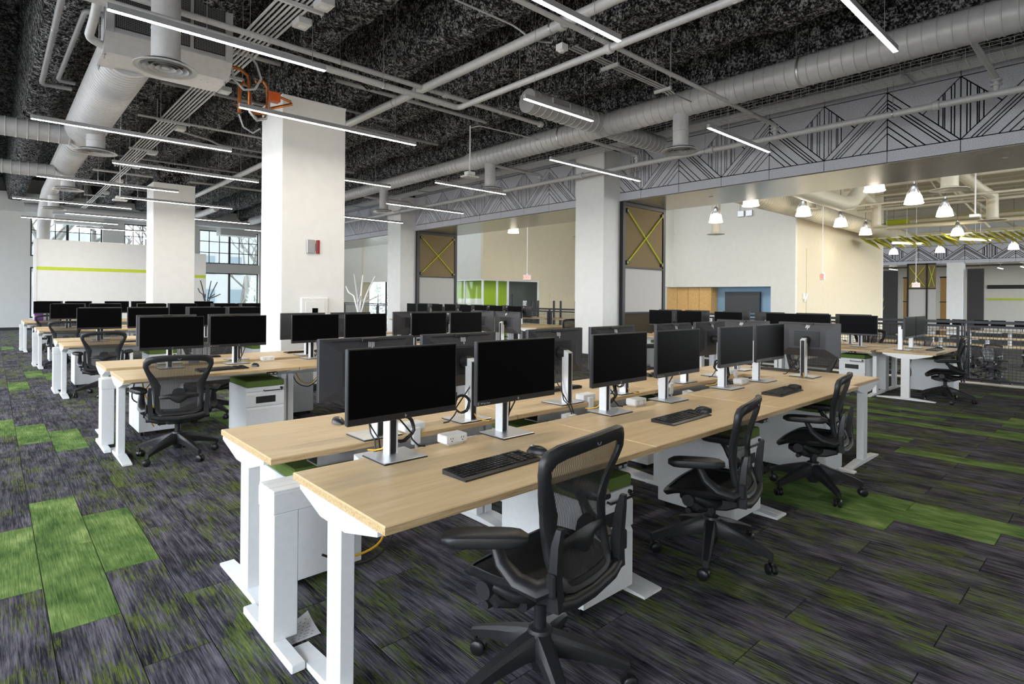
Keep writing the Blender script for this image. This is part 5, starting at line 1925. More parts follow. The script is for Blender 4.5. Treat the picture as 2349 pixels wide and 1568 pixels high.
# ------------------------------------------------------------------ felt screens with crossed ropes
def felt_screen(label, x0, x1, y, z0, z1, zm, zb, group='black framed felt screens', axis='X', m=('felt_tan', 'felt_pale', 'felt_dark'), th=0.10):
    t = thing('felt_screen', label, 'screen', (x0, y, z0), 0 if axis == 'X' else pi / 2, group)
    W, H = x1 - x0, z1 - z0
    f = 0.11 if axis == 'X' else 0.12
    zm -= z0
    zb -= z0
    b = MB().box(0, -th / 2, 0, f, th / 2, H, 0.004)
    obj('frame_post', b, 'black_steel', t)
    b = MB().box(W - f, -th / 2, 0, W, th / 2, H, 0.004)
    obj('frame_post', b, 'black_steel', t)
    b = MB().box(f, -th / 2, H - 0.09, W - f, th / 2, H, 0.004)
    obj('frame_rail', b, 'black_steel', t)
    for z in (zm, zb):
        b = MB().box(f, -th / 2, z - 0.02, W - f, th / 2, z + 0.02, 0.003)
        obj('frame_rail', b, 'black_steel', t)
    for a, c, q, nm in ((zm + 0.02, H - 0.09, m[0], 'felt_infill'), (zb + 0.02, zm - 0.02, m[1], 'pin_board'), (0.02, zb - 0.02, m[2], 'felt_infill')):
        if c - a > 0.05:
            b = MB().box(f, -0.02, a, W - f, 0.02, c)
            obj(nm, b, q, t)
    a, c = zm + 0.12, H - 0.20
    for u, v in (((f + 0.07, a), (W - f - 0.05, c)), ((f + 0.07, c), (W - f - 0.05, a))):
        b = MB().tube([(u[0], -th / 2 - 0.004, u[1]), ((u[0] + v[0]) / 2, -th / 2 - 0.012, (u[1] + v[1]) / 2), (v[0], -th / 2 - 0.004, v[1])], 0.016, 8)
        b.lathe([(0, -0.03), (0.026, -0.02), (0.026, 0.02), (0, 0.03)], 10, (u[0], -th / 2 - 0.004, u[1]))
        b.lathe([(0, -0.03), (0.026, -0.02), (0.026, 0.02), (0, 0.03)], 10, (v[0], -th / 2 - 0.004, v[1]))
        obj('rope', b, 'rope_lime', t)
        for p in (u, v):
            b = MB().lathe([(0.0, -0.05), (0.055, -0.05), (0.06, 0.0), (0.05, 0.03)], 14, (0, 0, 0), 0, 'Y')
            b.turn(Matrix.Translation((p[0], -0.022, p[1])))
            obj('anchor', b, 'black_steel', t)
    return t


felt_screen('tall black framed screen of tan felt with crossed lime ropes beside the nearer beam column', 11.20, 13.03, 8.42, 0.0, 3.77, 2.19, 1.09)
felt_screen('tall black framed screen of tan felt with crossed lime ropes beside the farther beam column', 11.22, 12.99, 17.42, 0.0, 3.77, 2.15, 1.05)

# ------------------------------------------------------------------ mesh railing at the edge of the floor
def railing(label, x, ya, yb, n, z=0.0):
    t = thing('mesh_railing', label, 'railing', (x, ya, z), 0, 'dark mesh railings')
    L = yb - ya
    b = MB().box(-0.03, 0, 1.055, 0.03, L, 1.105, 0.004)
    obj('top_rail', b, 'rail_steel', t)
    pw = L / n
    for i in range(n + 1):
        y = i * pw
        b = MB().box(-0.022, y - 0.030, 0, 0.022, y - 0.008 if i else y + 0.03, 1.055, 0.003)
        if 0 < i < n: b.box(-0.022, y + 0.008, 0, 0.022, y + 0.030, 1.055, 0.003)
        obj('post', b, 'rail_steel', t)
    for i in range(n):
        y0, y1 = i * pw + 0.055, (i + 1) * pw - 0.055
        b = MB().box(-0.02, y0, 0.985, 0.02, y1, 1.025, 0.003).box(-0.02, y0, 0.06, 0.02, y1, 0.10, 0.003).box(-0.02, y0, 0.10, 0.02, y0 + 0.04, 0.985, 0.003).box(-0.02, y1 - 0.04, 0.10, 0.02, y1, 0.985, 0.003)
        fr = obj('panel_frame', b, 'rail_steel', t)
        b = MB()
        y = y0 + 0.04
        while y < y1 - 0.03:
            b.box(-0.0025, y - 0.0035, 0.10, 0.0025, y + 0.0035, 0.985)
            y += 0.05
        zz = 0.14
        while zz < 0.98:
            b.box(-0.0045, y0 + 0.03, zz - 0.0035, 0.0, y1 - 0.03, zz + 0.0035)
            zz += 0.05
        obj('wire_mesh', b, 'rail_steel', fr)
    return t


railing('dark mesh railing behind the railing bench, along the open edge', 12.77, -1.0, 8.36, 6)
b = MB().box(12.70, -4, -0.08, 12.98, 8.4, 0.012, 0.004)
struct('trim_2', b, 'steel')
railing('dark mesh railing between the two felt screens', 13.08, 9.4, 17.4, 5)
railing('dark mesh railing past the farther felt screen', 13.08, 18.5, 28.5, 6)

# ------------------------------------------------------------------ things on the big column
t = thing('fire_extinguisher_cabinet', 'white fire extinguisher cabinet with narrow glass on the big column', 'fire cabinet', (3.63, 8.48, 0.78))
b = MB().box(-0.21, -0.055, 0, 0.21, 0, 0.64, 0.012)
obj('casing', b, 'white_paint', t)
b = MB().box(-0.15, -0.066, 0.05, 0.15, -0.054, 0.58, 0.004)
d = obj('door', b, 'white_paint', t)
b = MB().box(-0.045, -0.068, 0.14, 0.045, -0.0655, 0.48, 0.001)
obj('glass_slot', b, 'screen', d)
b = MB().box(-0.030, -0.0695, 0.16, 0.020, -0.0675, 0.30, 0.002)
obj('extinguisher', b, 'hose_red', t)
t = thing('fire_strobe', 'grey and dark red fire alarm strobe high on the big column', 'alarm', (3.62, 8.48, 2.09))
obj('speaker_plate', MB().box(-0.11, -0.035, 0, 0.015, 0, 0.205, 0.004), 'steel', t)
obj('strobe_lens', MB().box(0.045, -0.045, 0, 0.085, 0, 0.205, 0.004), 'red_plastic', t)
obj('bracket', MB().box(0.012, -0.02, 0.055, 0.047, -0.004, 0.15, 0.002), 'mark_grey', t)
obj('back_plate', MB().box(0.082, -0.03, 0, 0.105, 0, 0.205, 0.002), 'white_plastic', t)
t = thing('wall_outlet', 'white outlet box low on the slim white column', 'outlet', (3.14, 17.72, 2.0))
obj('box', MB().box(-0.06, -0.05, 0, 0, 0.05, 0.28, 0.006), 'white_plastic', t)
obj('cover', MB().box(-0.075, -0.035, 0.05, -0.055, 0.035, 0.23, 0.004), 'white_plastic', t)


# ------------------------------------------------------------------ partitions with a lime stripe near the far windows
def partition(label, x0, x1, y, h, zs, rz=0):
    t = thing('partition', label, 'partition', (x0, y, 0), rz, 'white partitions with a lime stripe')
    W = x1 - x0
    obj('panel', MB().box(0, 0, 0, W, 0.16, h, 0.004), 'white_paint', t)
    obj('stripe', MB().box(0.06, -0.004, zs - 0.055, W, 0.0, zs + 0.055), 'lime_paint', t)
    obj('edge_trim', MB().box(-0.02, -0.012, 0, 0.06, 0.17, h + 0.01, 0.003), 'white_metal', t)
    return t


partition('white partition with lime stripe left of the slim white column', 1.02, 4.3, 24.0, 3.20, 2.25)
partition('white partition with lime stripe emerging behind the slim white column', 4.45, 6.05, 24.0, 2.98, 2.12)


def coat_tree(label, x, y, m='aluminium_white', h=1.95):
    t = thing('coat_tree', label, 'coat stand', (x, y, 0), 0.6, 'branching coat trees')
    obj('foot', MB().lathe([(0, 0.0), (0.20, 0.0), (0.20, 0.012), (0.04, 0.02), (0.03, 0.05), (0.0, 0.05)], 24), m, t)
    for i, (dx, dy, k) in enumerate(((0.34, 0.10, 1.0), (-0.36, -0.05, 1.0), (0.22, -0.28, 0.98), (-0.05, 0.33, 0.86))):
        b = MB().tube([(dx * 0.06, dy * 0.06, 0.03), (dx * 0.05, dy * 0.05, 0.6), (dx * 0.10, dy * 0.10, 1.05), (dx * 0.42, dy * 0.42, 1.45), (dx * 0.8, dy * 0.8, h * k - 0.15), (dx, dy, h * k)], [0.024, 0.022, 0.020, 0.019, 0.018, 0.016], 12)
        s = obj('branch', b, m, t)
        b = MB().tube([(dx * 0.30, dy * 0.30, 1.30), (dx * 0.55 + 0.05, dy * 0.55 - 0.05, 1.36), (dx * 0.9 + 0.1, dy * 0.9 - 0.1, 1.46)], [0.020, 0.018, 0.016], 10)
        obj('twig', b, m, s)
    return t


coat_tree('silver branching coat tree past the big white column', 6.45, 12.45)
coat_tree('dark branching coat tree in front of the far windows', 5.9, 23.3, 'table_dark')
t = thing('purple_box', 'small purple box on the aisle end of %s' % B5, 'box', (0.92, 19.3, DH))
obj('box', MB().box(-0.09, -0.06, 0, 0.09, 0.06, 0.16, 0.004), 'purple_box', t)
obj('lid', MB().box(-0.093, -0.063, 0.16, 0.093, 0.063, 0.175, 0.003), 'purple_box', t)

# ------------------------------------------------------------------ glazed meeting rooms
t = thing('glass_partition', 'frameless glass front of the lime meeting room', 'glass wall', (0, 18.97, -0.72))
for xa, xb in ((15.6, 16.35), (16.40, 16.98), (17.04, 17.9), (17.95, 18.88)):
    obj('pane', MB().box(xa, -0.008, 0.02, xb, 0.008, 2.86), 'pane_glass', t)
for x in (15.56, 16.375, 17.01, 18.91):
    obj('mullion', MB().box(x - 0.035, -0.04, 0, x + 0.035, 0.04, 2.90, 0.004), 'aluminium_white', t)
obj('head', MB().box(15.5, -0.045, 2.86, 18.98, 0.045, 2.92, 0.004), 'aluminium_white', t)
obj('pull_handle', MB().cyl((16.88, -0.06, 0.85), (16.88, -0.06, 1.9), 0.018, n=10).cyl((16.88, -0.06, 1.0), (16.88, 0, 1.0), 0.01, n=8).cyl((16.88, -0.06, 1.75), (16.88, 0, 1.75), 0.01, n=8), 'steel', t)
obj('room_number', MB().box(17.93, -0.012, 1.65, 18.17, -0.009, 2.0), 'paper', t)
text('number_text', '13', 0.26, 'mark_black', t, (18.05, -0.0135, 1.82), (pi / 2, 0, 0))
t = thing('glass_partition', 'frameless glass side of the lime meeting room', 'glass wall', (15.57, 19.0, -0.72))
for ya, yb in ((0.05, 1.2), (1.25, 2.5)):
    obj('pane', MB().box(-0.008, ya, 0.02, 0.008, yb, 2.86), 'pane_glass', t)
obj('mullion', MB().box(-0.03, 1.195, 0, 0.03, 1.255, 2.9, 0.004), 'aluminium_white', t)
obj('head', MB().box(-0.045, 0, 2.86, 0.045, 2.55, 2.92, 0.004), 'aluminium_white', t)
t = thing('whiteboard', 'white glass board on the lime wall of the meeting room', 'board', (16.9, 21.58, 0.3))
obj('board', MB().box(-0.7, -0.02, 0, 0.7, 0, 1.05, 0.004), 'white_plastic', t)
for k in range(3):
    obj('magnet', MB().lathe([(0, -0.035), (0.03, -0.03), (0.03, -0.02)], 10, (0, 0, 0), 0, 'Y').turn(Matrix.Translation((-0.45 + 0.14 * k, 0, 0.75 - 0.05 * (k % 2)))), 'mark_black', t)
t = thing('meeting_door', 'dark grey door inside the meeting room', 'door leaf', (20.1, 21.57, -0.7))
obj('leaf', MB().box(-0.45, -0.03, 0, 0.45, 0.03, 2.3, 0.004), 'slate_paint', t)
obj('lever', MB().cyl((0.36, -0.03, 1.0), (0.36, -0.09, 1.0), 0.012, n=8), 'steel', t)


def exit_sign(label, x, y, z, top, rz, txt=True):
    t = thing('exit_sign', label, 'sign', (x, y, z), rz, 'hanging exit signs')
    obj('housing', MB().box(-0.16, -0.022, 0, 0.16, 0.022, 0.20, 0.006), 'white_plastic', t)
    obj('stem', MB().cyl((0, 0, 0.24), (0, 0, top - z), 0.014, n=8), 'white_metal', t)
    obj('canopy', MB().lathe([(0.0, 0.20), (0.06, 0.20), (0.05, 0.24), (0, 0.25)], 12), 'white_plastic', t)
    text('letters', 'EXIT', 0.165, 'exit_red', t, (0, -0.0235, 0.10), (pi / 2, 0, 0))
    return t


exit_sign('hanging EXIT sign in front of the beige wall past the farther screen', 16.2, 16.9, 2.15, 7.06, -radians(42))
exit_sign('hanging EXIT sign seen nearly edge-on before the beige wall', 20.2, 7.05, 2.10, 7.06, -radians(140))
exit_sign('hanging EXIT sign in the hall before the far felt screen', 30.0, 6.65, 2.02, 7.06, -radians(55))

# ------------------------------------------------------------------ television niche
t = thing('oak_cabinet', 'wall of tall oak cupboard doors beside the blue niche', 'cupboard', (21.2, 11.55, -0.72))
obj('carcass', MB().box(0.05, 0, 0, 0.48, 2.0, 2.62, 0.002), 'oak_door', t)
for i in range(4):
    obj('door', MB().box(0.02, 0.01 + 0.5 * i, 0.08, 0.05, 0.495 + 0.5 * i, 2.60, 0.003), 'oak_door', t)
obj('side_panel', MB().box(0.0, -0.03, 0, 0.48, 0.0, 2.62, 0.003), 'oak_door', t)
t = thing('television', 'large black television on the blue niche wall', 'television', (21.60, 10.43, 0.92))
obj('bezel', MB().box(-0.03, -0.70, 0, 0.06, 0.70, 0.80, 0.004), 'bezel', t)
obj('screen', MB().box(-0.0315, -0.685, 0.02, -0.029, 0.685, 0.785), 'shell', t)
obj('wall_bracket', MB().box(0.06, -0.3, 0.2, 0.10, 0.3, 0.6), 'black_steel', t)
t = thing('niche_counter', 'pale counter below the oak cupboards', 'counter', (20.4, 11.0, -0.72))
obj('top', MB().box(-0.3, 0, 1.60, 0.6, 2.0, 1.64, 0.004), 'pane_glass', t)
obj('support', MB().box(-0.2, 0.1, 0, 0.5, 1.9, 1.60, 0.004), 'white_paint', t)
t = thing('wall_device', 'small white intercom with a curled cord on the beige wall', 'intercom', (21.7, 8.22, 1.45))
obj('body', MB().box(-0.07, -0.06, 0, 0.07, 0, 0.22, 0.01), 'white_plastic', t)
obj('handset', MB().tube([(0.08, -0.06, 0.20), (0.12, -0.09, 0.16), (0.10, -0.06, 0.06), (0.0, -0.05, -0.10)], 0.03, 8), 'white_plastic', t)


# ------------------------------------------------------------------ bell pendants of the hall
def pendant(x, y, label, z=3.87, lit=True):
    t = thing('bell_pendant', label, 'ceiling light', (x, y, z), 0, 'glowing bell pendants of the hall')
    obj('lamp_shade', MB().lathe([(0.205, 0.0), (0.215, 0.012), (0.200, 0.03), (0.192, 0.09), (0.165, 0.19), (0.125, 0.25), (0.075, 0.285), (0.07, 0.29), (0.06, 0.28), (0.11, 0.24), (0.15, 0.185), (0.18, 0.09), (0.192, 0.0)], 28, close=True), 'lamp_glow', t)
    obj('neck', MB().lathe([(0.075, 0.28), (0.082, 0.30), (0.075, 0.42), (0.05, 0.47), (0.02, 0.50), (0.02, 0.56)], 18), 'steel', t)
    b = MB()
    for k in range(4):
        a = pi / 4 + k * pi / 2
        b.tube([(0.205 * cos(a), 0.205 * sin(a), 0.02), (0.185 * cos(a), 0.185 * sin(a), 0.22), (0.10 * cos(a), 0.10 * sin(a), 0.36), (0.05 * cos(a), 0.05 * sin(a), 0.46)], 0.006, 6)
    obj('cage', b, 'steel', t)
    obj('cord', MB().cyl((0, 0, 0.55), (0, 0, 7.06 - z), 0.006, n=6), 'black_plastic', t)
    if lit:
        L = bpy.data.lights.new('bulb', 'POINT')
        L.energy = 18
        L.color = (1.0, 0.89, 0.74)
        L.shadow_soft_size = 0.15
        lo = bpy.data.objects.new('bulb', L)
        COL.objects.link(lo)
        lo.parent = t
        lo.location = (0, 0, -0.06)
    return t


for i, (x, y) in enumerate(((17.0, 9.1), (17.4, 6.6), (20.75, 6.7), (14.6, 6.85), (14.5, 4.0), (17.06, 3.84), (20.2, 3.8), (35.2, 8.8), (35.4, 6.84), (35.3, 4.02), (26.5, 4.6), (26.0, 1.5), (29.5, 1.2), (14.6, 16.0), (17.0, 13.0), (24.0, 6.9))):
    nm = ['hanging before the television wall', 'in front of the wall beside the round duct', 'below the big duct before the beige wall', 'half hidden by the beam, second from the screen', 'half hidden by the beam over the railing',
          'hanging below the beam near the tall outlet', 'second hanging below the beam near the tall outlet', 'low behind the lime baffles by the beige wall', 'low behind the lime baffles at their middle', 'low behind the lime baffles near the end',
          'above the lime baffles', 'above the lime baffles, further along', 'at the far side of the lime baffles', 'past the farther screen', 'between the two felt screens', 'behind the lime baffles beside the duct'][i]
    pendant(x, y, 'glowing bell pendant ' + nm)

# ducts and pipes of the hall
t = thing('hall_duct', 'thick cream duct running along the beige wall of the hall', 'duct', (0, 7.55, 4.42))
b = ribbed('X', 13.6, 32.0, (0, 0), 0.30, 0.18)
obj('duct_run', b, 'duct_cream', t)
t = thing('hall_duct', 'cream duct with an upturned elbow over the pendants', 'duct', (0, 6.0, 4.30))
obj('duct_run', MB().tube([(13.5, 0, 0), (18.6, 0, 0), (19.3, -0.05, 0.10), (19.7, -0.2, 0.5), (19.8, -0.4, 1.2), (19.8, -0.4, 2.5)], 0.22, 20), 'duct_cream', t)


def hall_outlet(label, x, y, z, r=0.15, R=0.36, top=7.06, bendto=None):
    t = thing('hall_outlet', label, 'air outlet', (x, y, z), 0, 'round outlets of the hall')
    if bendto:
        b = MB().tube([(0, 0, 0.04), (0, 0, 0.75), (bendto[0] * 0.25, bendto[1] * 0.25, 0.98), (bendto[0], bendto[1], bendto[2])], r, 18)
    else:
        b = MB().cyl((0, 0, 0.04), (0, 0, top - z), r, n=20)
    obj('drop', b, 'duct_cream', t)
    obj('flare', MB().lathe([(r, 0.08), (r + 0.03, 0.03), (R, 0.012), (R, 0.0), (R * 0.8, -0.01), (R * 0.4, 0.0), (0, 0.01)], 24), 'duct_cream', t)
    return t


hall_outlet('cream round outlet hanging below the felt beam', 16.3, 2.98, 4.0, 0.17, 0.38)
hall_outlet('cream outlet on a bent duct before the lime beam', 22.55, 6.15, 3.95, 0.15, 0.34, bendto=(-3.0, 0.6, 1.75))
hall_outlet('cream outlet on a long bent duct at the frame edge', 22.95, 3.12, 3.95, 0.16, 0.36, bendto=(-2.6, 1.1, 2.0))
hall_outlet('short cream outlet below the pendant at the television wall', 18.6, 9.95, 3.68, 0.14, 0.30, top=7.06)
hall_outlet('cream outlet on the wall beside the shaded pendant', 18.05, 6.72, 4.12, 0.2, 0.36)
hall_outlet('cream outlet past the farther screen', 17.5, 15.2, 3.9, 0.14, 0.3, top=7.06)
HP = [((22.0, 5.28, 0.055), (23.4, 4.68, 0.05), (24.5, 4.95, 0.04)), ((22.0, 4.68, 0.04), (25.5, 5.5, 0.05), (27.0, 4.4, 0.09)), ((30.5, 5.0, 0.10), (29.0, 5.7, 0.06), (19.5, 5.0, 0.05))]
k = 0
for row in HP:
    for x, z, r in row:
        pipe('cream pipe crossing the hall, %s row back from the beam' % (ORD[k] if k < 8 else 'ninth'), [(x, -14, z), (x, 7.0, z)], r, 'duct_cream', name='hall_pipe')
        k += 1
for i, (y, z) in enumerate(((1.0, 5.7), (4.6, 5.5), (-2.0, 5.6))):
    pipe('cream pipe running away along the hall roof, %s from the wall' % ORD[i], [(14, y, z), (42.8, y, z)], 0.07, 'duct_cream', name='hall_pipe')
rd = random.Random(5)
for i in range(14):
    x, y = 19 + rd.random() * 16, -3 + rd.random() * 9.5
    dx, dy = rd.uniform(-2.2, 2.2), rd.uniform(-2.2, 2.2)
    z0 = rd.uniform(4.1, 5.0)
    single('hall_brace', MB().cyl((0, 0, 0), (dx, dy, 7.06 - z0), 0.030, n=8), 'duct_cream', 'slanting cream brace rod under the hall roof beams, %s from the railing' % (ORD[i] if i < 8 else ('ninth', 'tenth', 'eleventh', 'twelfth', 'thirteenth', 'fourteenth')[i - 8]), 'brace', (x, y, z0), 0, 'slanting brace rods of the hall roof')
t = thing('lime_beam', 'lime painted steel beam across the hall', 'beam', (33.0, 0, 5.12))
obj('flange', MB().box(-0.12, -15, 0, 0.12, 8.6, 0.03), 'beam_lime', t)
obj('web', MB().box(-0.02, -15, 0.03, 0.02, 8.6, 0.26), 'beam_lime', t)
obj('flange', MB().box(-0.12, -15, 0.26, 0.12, 8.6, 0.29), 'beam_lime', t)
b = MB().box(36.0, -15, 4.55, 36.9, 8.2, 5.0, 0.01)
single('wide_duct', b, 'duct_cream', 'wide flat cream duct behind the lime beam', 'duct')

# lime baffles with two light tubes
t = thing('baffle_cloud', 'row of tilted lime felt baffles hung on white rails', 'acoustic baffles', (27.0, 0, 3.66))
for q, xo in enumerate((0.0, 0.75)):
    obj('rail', MB().box(xo - 0.02, -6.0, 0.30, xo + 0.02, 7.8, 0.34), 'white_metal', t)
    for i in range(30):
        y = 7.6 - 0.45 * i - 0.22 * q
        b = MB().loft([[(xo - 0.34, y + 0.26, 0.36), (xo - 0.34, y + 0.27, 0.38), (xo + 0.34, y + 0.10, 0.32), (xo + 0.34, y + 0.09, 0.30)],
                       [(xo - 0.34, y + 0.04, 0.16), (xo - 0.34, y + 0.06, 0.17), (xo + 0.34, y - 0.12, 0.14), (xo + 0.34, y - 0.14, 0.13)],
                       [(xo - 0.26, y - 0.24, 0.06), (xo - 0.26, y - 0.22, 0.07), (xo + 0.30, y - 0.30, -0.10), (xo + 0.30, y - 0.32, -0.11)]], 0, False)
        obj('baffle', b, 'baffle_lime', t)
for y in (7.0, 4.0, 1.0, -3):
    obj('hanger', MB().cyl((0, y, 0.34), (0, y, 3.4), 0.006, n=6), 'steel', t)
for i, (ya, yb) in enumerate(((6.9, 5.7), (4.55, 3.75))):
    tt = thing('light_tube', 'white light tube among the lime baffles, %s from the beige wall' % ORD[i], 'ceiling light', (27.0, (ya + yb) / 2, 3.60), 0, 'light tubes among the baffles')
    obj('housing', MB().tube([(-0.55, 0.35, 0.16), (0.55, -0.35, 0.16)], 0.03, 6), 'white_metal', tt)
    obj('diffuser', MB().tube([(-0.55, 0.35, 0.12), (0.55, -0.35, 0.12)], 0.035, 8), 'tube_glow', tt)
    obj('hanger', MB().cyl((0, 0, 0.18), (0, 0, 3.36), 0.006, n=6), 'steel', tt)
t = thing('access_point', 'white access point on a stem above the lime baffles', 'access point', (21.8, 3.36, 3.95), 0, 'white hanging access points')
obj('stem', MB().cyl((0, 0, 0.06), (0, 0, 3.0), 0.02, n=8), 'white_metal', t)
obj('box', MB().box(-0.16, -0.12, 0, 0.16, 0.12, 0.09, 0.01), 'white_plastic', t)

# ------------------------------------------------------------------ the opposite side of the hall
far_beam = make_beam(43.0, -16, 14.0, 0.2, 1.15, 3.70, 3.92, 4.80, 5.2, 2.0, [], fine=False)
for o in children(far_beam):
    pass
column(42.6, 7.13, 43.45, 7.90, 3.72, m='white_paint', core=False, z0=-0.72)
struct('wall_far_hall', MB().box(52.0, -16, -0.72, 52.2, 14, 7.0).box(43.2, 14.0, -0.72, 52.2, 14.2, 7.0), 'warm_white_paint')
struct('ceiling_far', MB().box(45.0, -16, 3.9, 52, 14, 4.0), 'deck_taupe')
for y0, y1 in ((10.52, 11.30), (6.20, 6.96)):
    struct('charcoal_wall', MB().box(42.9, y0, -0.72, 43.1, y1, 3.34), 'charcoal_wall')
t = thing('felt_screen', 'far corner felt screen with crossed lime ropes across the hall', 'screen', (43.0, 8.5, 0.3), 0, 'black framed felt screens')
for ya, yb, n_ in ((0.5, 1.5, 1), (0.0, 0.5, 2)):
    obj('frame_post', MB().box(-0.06, yb - 0.09, -1, 0.06, yb, 3.45), 'black_steel', t)
    obj('frame_rail', MB().box(-0.06, ya, 3.36, 0.06, yb, 3.45), 'black_steel', t)
    obj('frame_rail', MB().box(-0.06, ya, 1.84, 0.06, yb, 1.90), 'black_steel', t)
    obj('felt_infill', MB().box(-0.03, ya, 1.90, 0.03, yb - 0.09, 3.36), 'felt_tan', t)
    obj('pin_board', MB().box(-0.03, ya, -1, 0.03, yb - 0.09, 1.84), 'felt_pale', t)
    for s in (0, 1):
        za, zb_ = (2.0, 3.26) if s else (3.26, 2.0)
        obj('rope', MB().cyl((-0.07, ya + 0.06, za), (-0.07, yb - 0.14, zb_), 0.018, n=6), 'rope_lime', t)
for i, (y0, y1) in enumerate(((10.02, 10.46), (7.92, 8.5), (11.32, 11.6), (7.0, 7.1))):
    t = thing('timber_panel', 'pale timber and glass door panel across the hall, %s from the dark wall' % ORD[i], 'door panel', (44.0, y0, -0.72), 0, 'timber door panels across the hall')
    W = y1 - y0
    obj('leaf', MB().box(0, 0.03, 0, 0.05, W - 0.03, 3.6), 'oak_door', t)
    obj('frame_rail', MB().box(-0.02, 0, 2.05, 0.06, W, 2.10).box(-0.02, 0, 3.58, 0.06, W, 3.66), 'black_steel', t)
struct('trim_3', MB().box(51.9, -4, 2.30, 52, 7.3, 2.56), 'base_black')
struct('trim_4', MB().box(51.9, -1, 1.52, 52, 7.3, 1.64), 'lime_paint')
struct('door_2', MB().box(51.9, 2.6, -0.72, 52.0, 3.9, 1.9).box(51.85, 2.75, -0.72, 51.9, 3.75, 1.8), 'white_paint')
for i, (x, y) in enumerate(((47, 8.2), (46, 11.5), (48, 6.1), (47.0, 4.9), (49, 3.9), (46.5, 3.2), (50, 7.4), (48, 10.2))):
    t = thing('pendant_light_strip', 'short white light strip in the room across the hall, %s from the timber doors' % ORD[i], 'ceiling light', (x, y, 3.55), 0, 'light strips across the hall')
    obj('housing', MB().box(-0.9, -0.04, 0, 0.9, 0.04, 0.06), 'white_metal', t)
    obj('diffuser', MB().box(-0.9, -0.035, -0.015, 0.9, 0.035, 0.0), 'tube_glow', t)
    obj('hanger', MB().cyl((0, 0, 0.06), (0, 0, 0.36), 0.01, n=6), 'steel', t)

# furniture on the lower floor of the hall
LZF = -0.72
HG = 'desks on the lower floor of the hall'
n_ = 0
for bi, (x0, ys) in enumerate(((24.0, (6.6, 5.1, 3.6, 2.1)), (29.0, (6.8, 5.3, 3.8, 2.3)), (35.5, (6.9, 5.4, 3.9, 2.4, 0.9)))):
    for j, y in enumerate(ys):
        o = dup(PROTO[('desk', DH)], (x0, y - 0.5, LZF), pi / 2 if j % 2 else -pi / 2, 'pale desk on the lower hall floor, %s in the %s line behind the railing' % (ORD[j], ORD[bi]), HG)
        for q, yy in enumerate((-0.32, 0.32) if bi == 2 else ()):
            m_ = dup(PROTO[('monitor', False)], (x0 + 0.15, y - 0.5 + yy, LZF + DH), -pi / 2, 'black lower-floor monitor, %s of the pair on the %s desk, %s line' % (ORD[q], ORD[j], ORD[bi]), 'monitors on the lower floor of the hall', SMALL)
CL = [(19.4, 2.55, 250, 'with its dark back close to the railing wires'), (19.2, 3.55, 140, 'first of the row past the mesh railing'), (20.2, 3.25, 150, 'second of the row past the mesh railing'),
      (21.2, 2.95, 150, 'third of the row past the mesh railing'), (22.6, 5.7, 100, 'in the back row behind the railing corner'), (22.9, 4.9, 80, 'second in the back row behind the railing corner'),
      (23.1, 4.1, 95, 'third in the back row behind the railing corner'), (23.0, 6.5, 90, 'in the back row beneath the beige wall'), (16.6, 4.45, 120, 'just past the railing corner, first of three'), (17.3, 3.95, 95, 'just past the railing corner, second of three'),
      (18.3, 4.75, 110, 'just past the railing corner, third of three'), (25.2, 2.3, 190, 'beside the first line of pale desks'), (25.3, 4.4, 170, 'beside the first line of pale desks, further in')]
for x, y, d, nm in CL:
    dup(PROTO[('chair',)], (x, y, LZF), radians(d - 90), 'black mesh lower-floor task chair ' + nm, CG)
for i, (x, y) in enumerate(((17.8, 1.55), (19.6, 5.9))):
    t = thing('lounge_chair', ('dark solid-backed chair close behind the mesh railing', 'dark solid-backed chair further behind the railing bench')[i], 'chair', (x, y, LZF), radians(200), 'dark chairs behind the railing')
    b = MB().grid(lambda u, v: ((u - 0.5) * (0.52 - 0.08 * (1 - v)), -0.22 - 0.10 * v + 0.10 * (2 * u - 1) ** 2, 0.40 + 0.52 * v), 10, 8)
    obj('backrest', b, 'black_soft', t)
    obj('seat', MB().box(-0.24, -0.22, 0.40, 0.24, 0.26, 0.48, 0.03), 'black_soft', t)
    for sx in (-1, 1):
        for sy in (-1, 1):
            obj('leg', MB().cyl((sx * 0.2, sy * 0.2 + 0.02, 0.40), (sx * 0.23, sy * 0.23 + 0.02, 0.0), 0.015, n=8), 'black_steel', t)
for i, y in enumerate((14.7, 13.6, 12.6)):
    t = thing('standing_table', 'narrow timber standing table behind the rail between the screens, %s from the door' % ORD[i], 'table', (14.5, y, LZF), 0, 'standing tables behind the rail')
    obj('table_top', MB().box(-0.35, -0.28, 1.39, 0.35, 0.28, 1.46, 0.006), 'maple', t)
    for s in (-1, 1):
        obj('leg', MB().box(-0.04, s * 0.16 - 0.03, 0, 0.04, s * 0.16 + 0.03, 1.39, 0.003), 'black_steel', t)
        obj('monitor_arm', MB().box(-0.03, s * 0.16 - 0.035, 1.46, 0.03, s * 0.16 + 0.035, 2.05, 0.012), 'black_plastic', t)
t = thing('potted_plant', 'spiky green plant by the beige wall end across the hall', 'plant', (33.0, 8.9, LZF))
b = MB()
rd = random.Random(8)
for i in range(16):
    a = rd.random() * 2 * pi
    r = rd.uniform(0.25, 0.55)
    hgt = rd.uniform(1.5, 2.6)
    V = []
    for q in range(6):
        u = q / 5
        w_ = 0.06 * sin(pi * (0.1 + 0.9 * u))
        p = (r * u ** 1.5 * cos(a), r * u ** 1.5 * sin(a), 0.5 + hgt * u - 0.5 * u * u)
        V += [(p[0] - sin(a) * w_, p[1] + cos(a) * w_, p[2]), (p[0] + sin(a) * w_, p[1] - cos(a) * w_, p[2])]
    b.add(V, [(2 * q, 2 * q + 1, 2 * q + 3, 2 * q + 2) for q in range(5)])
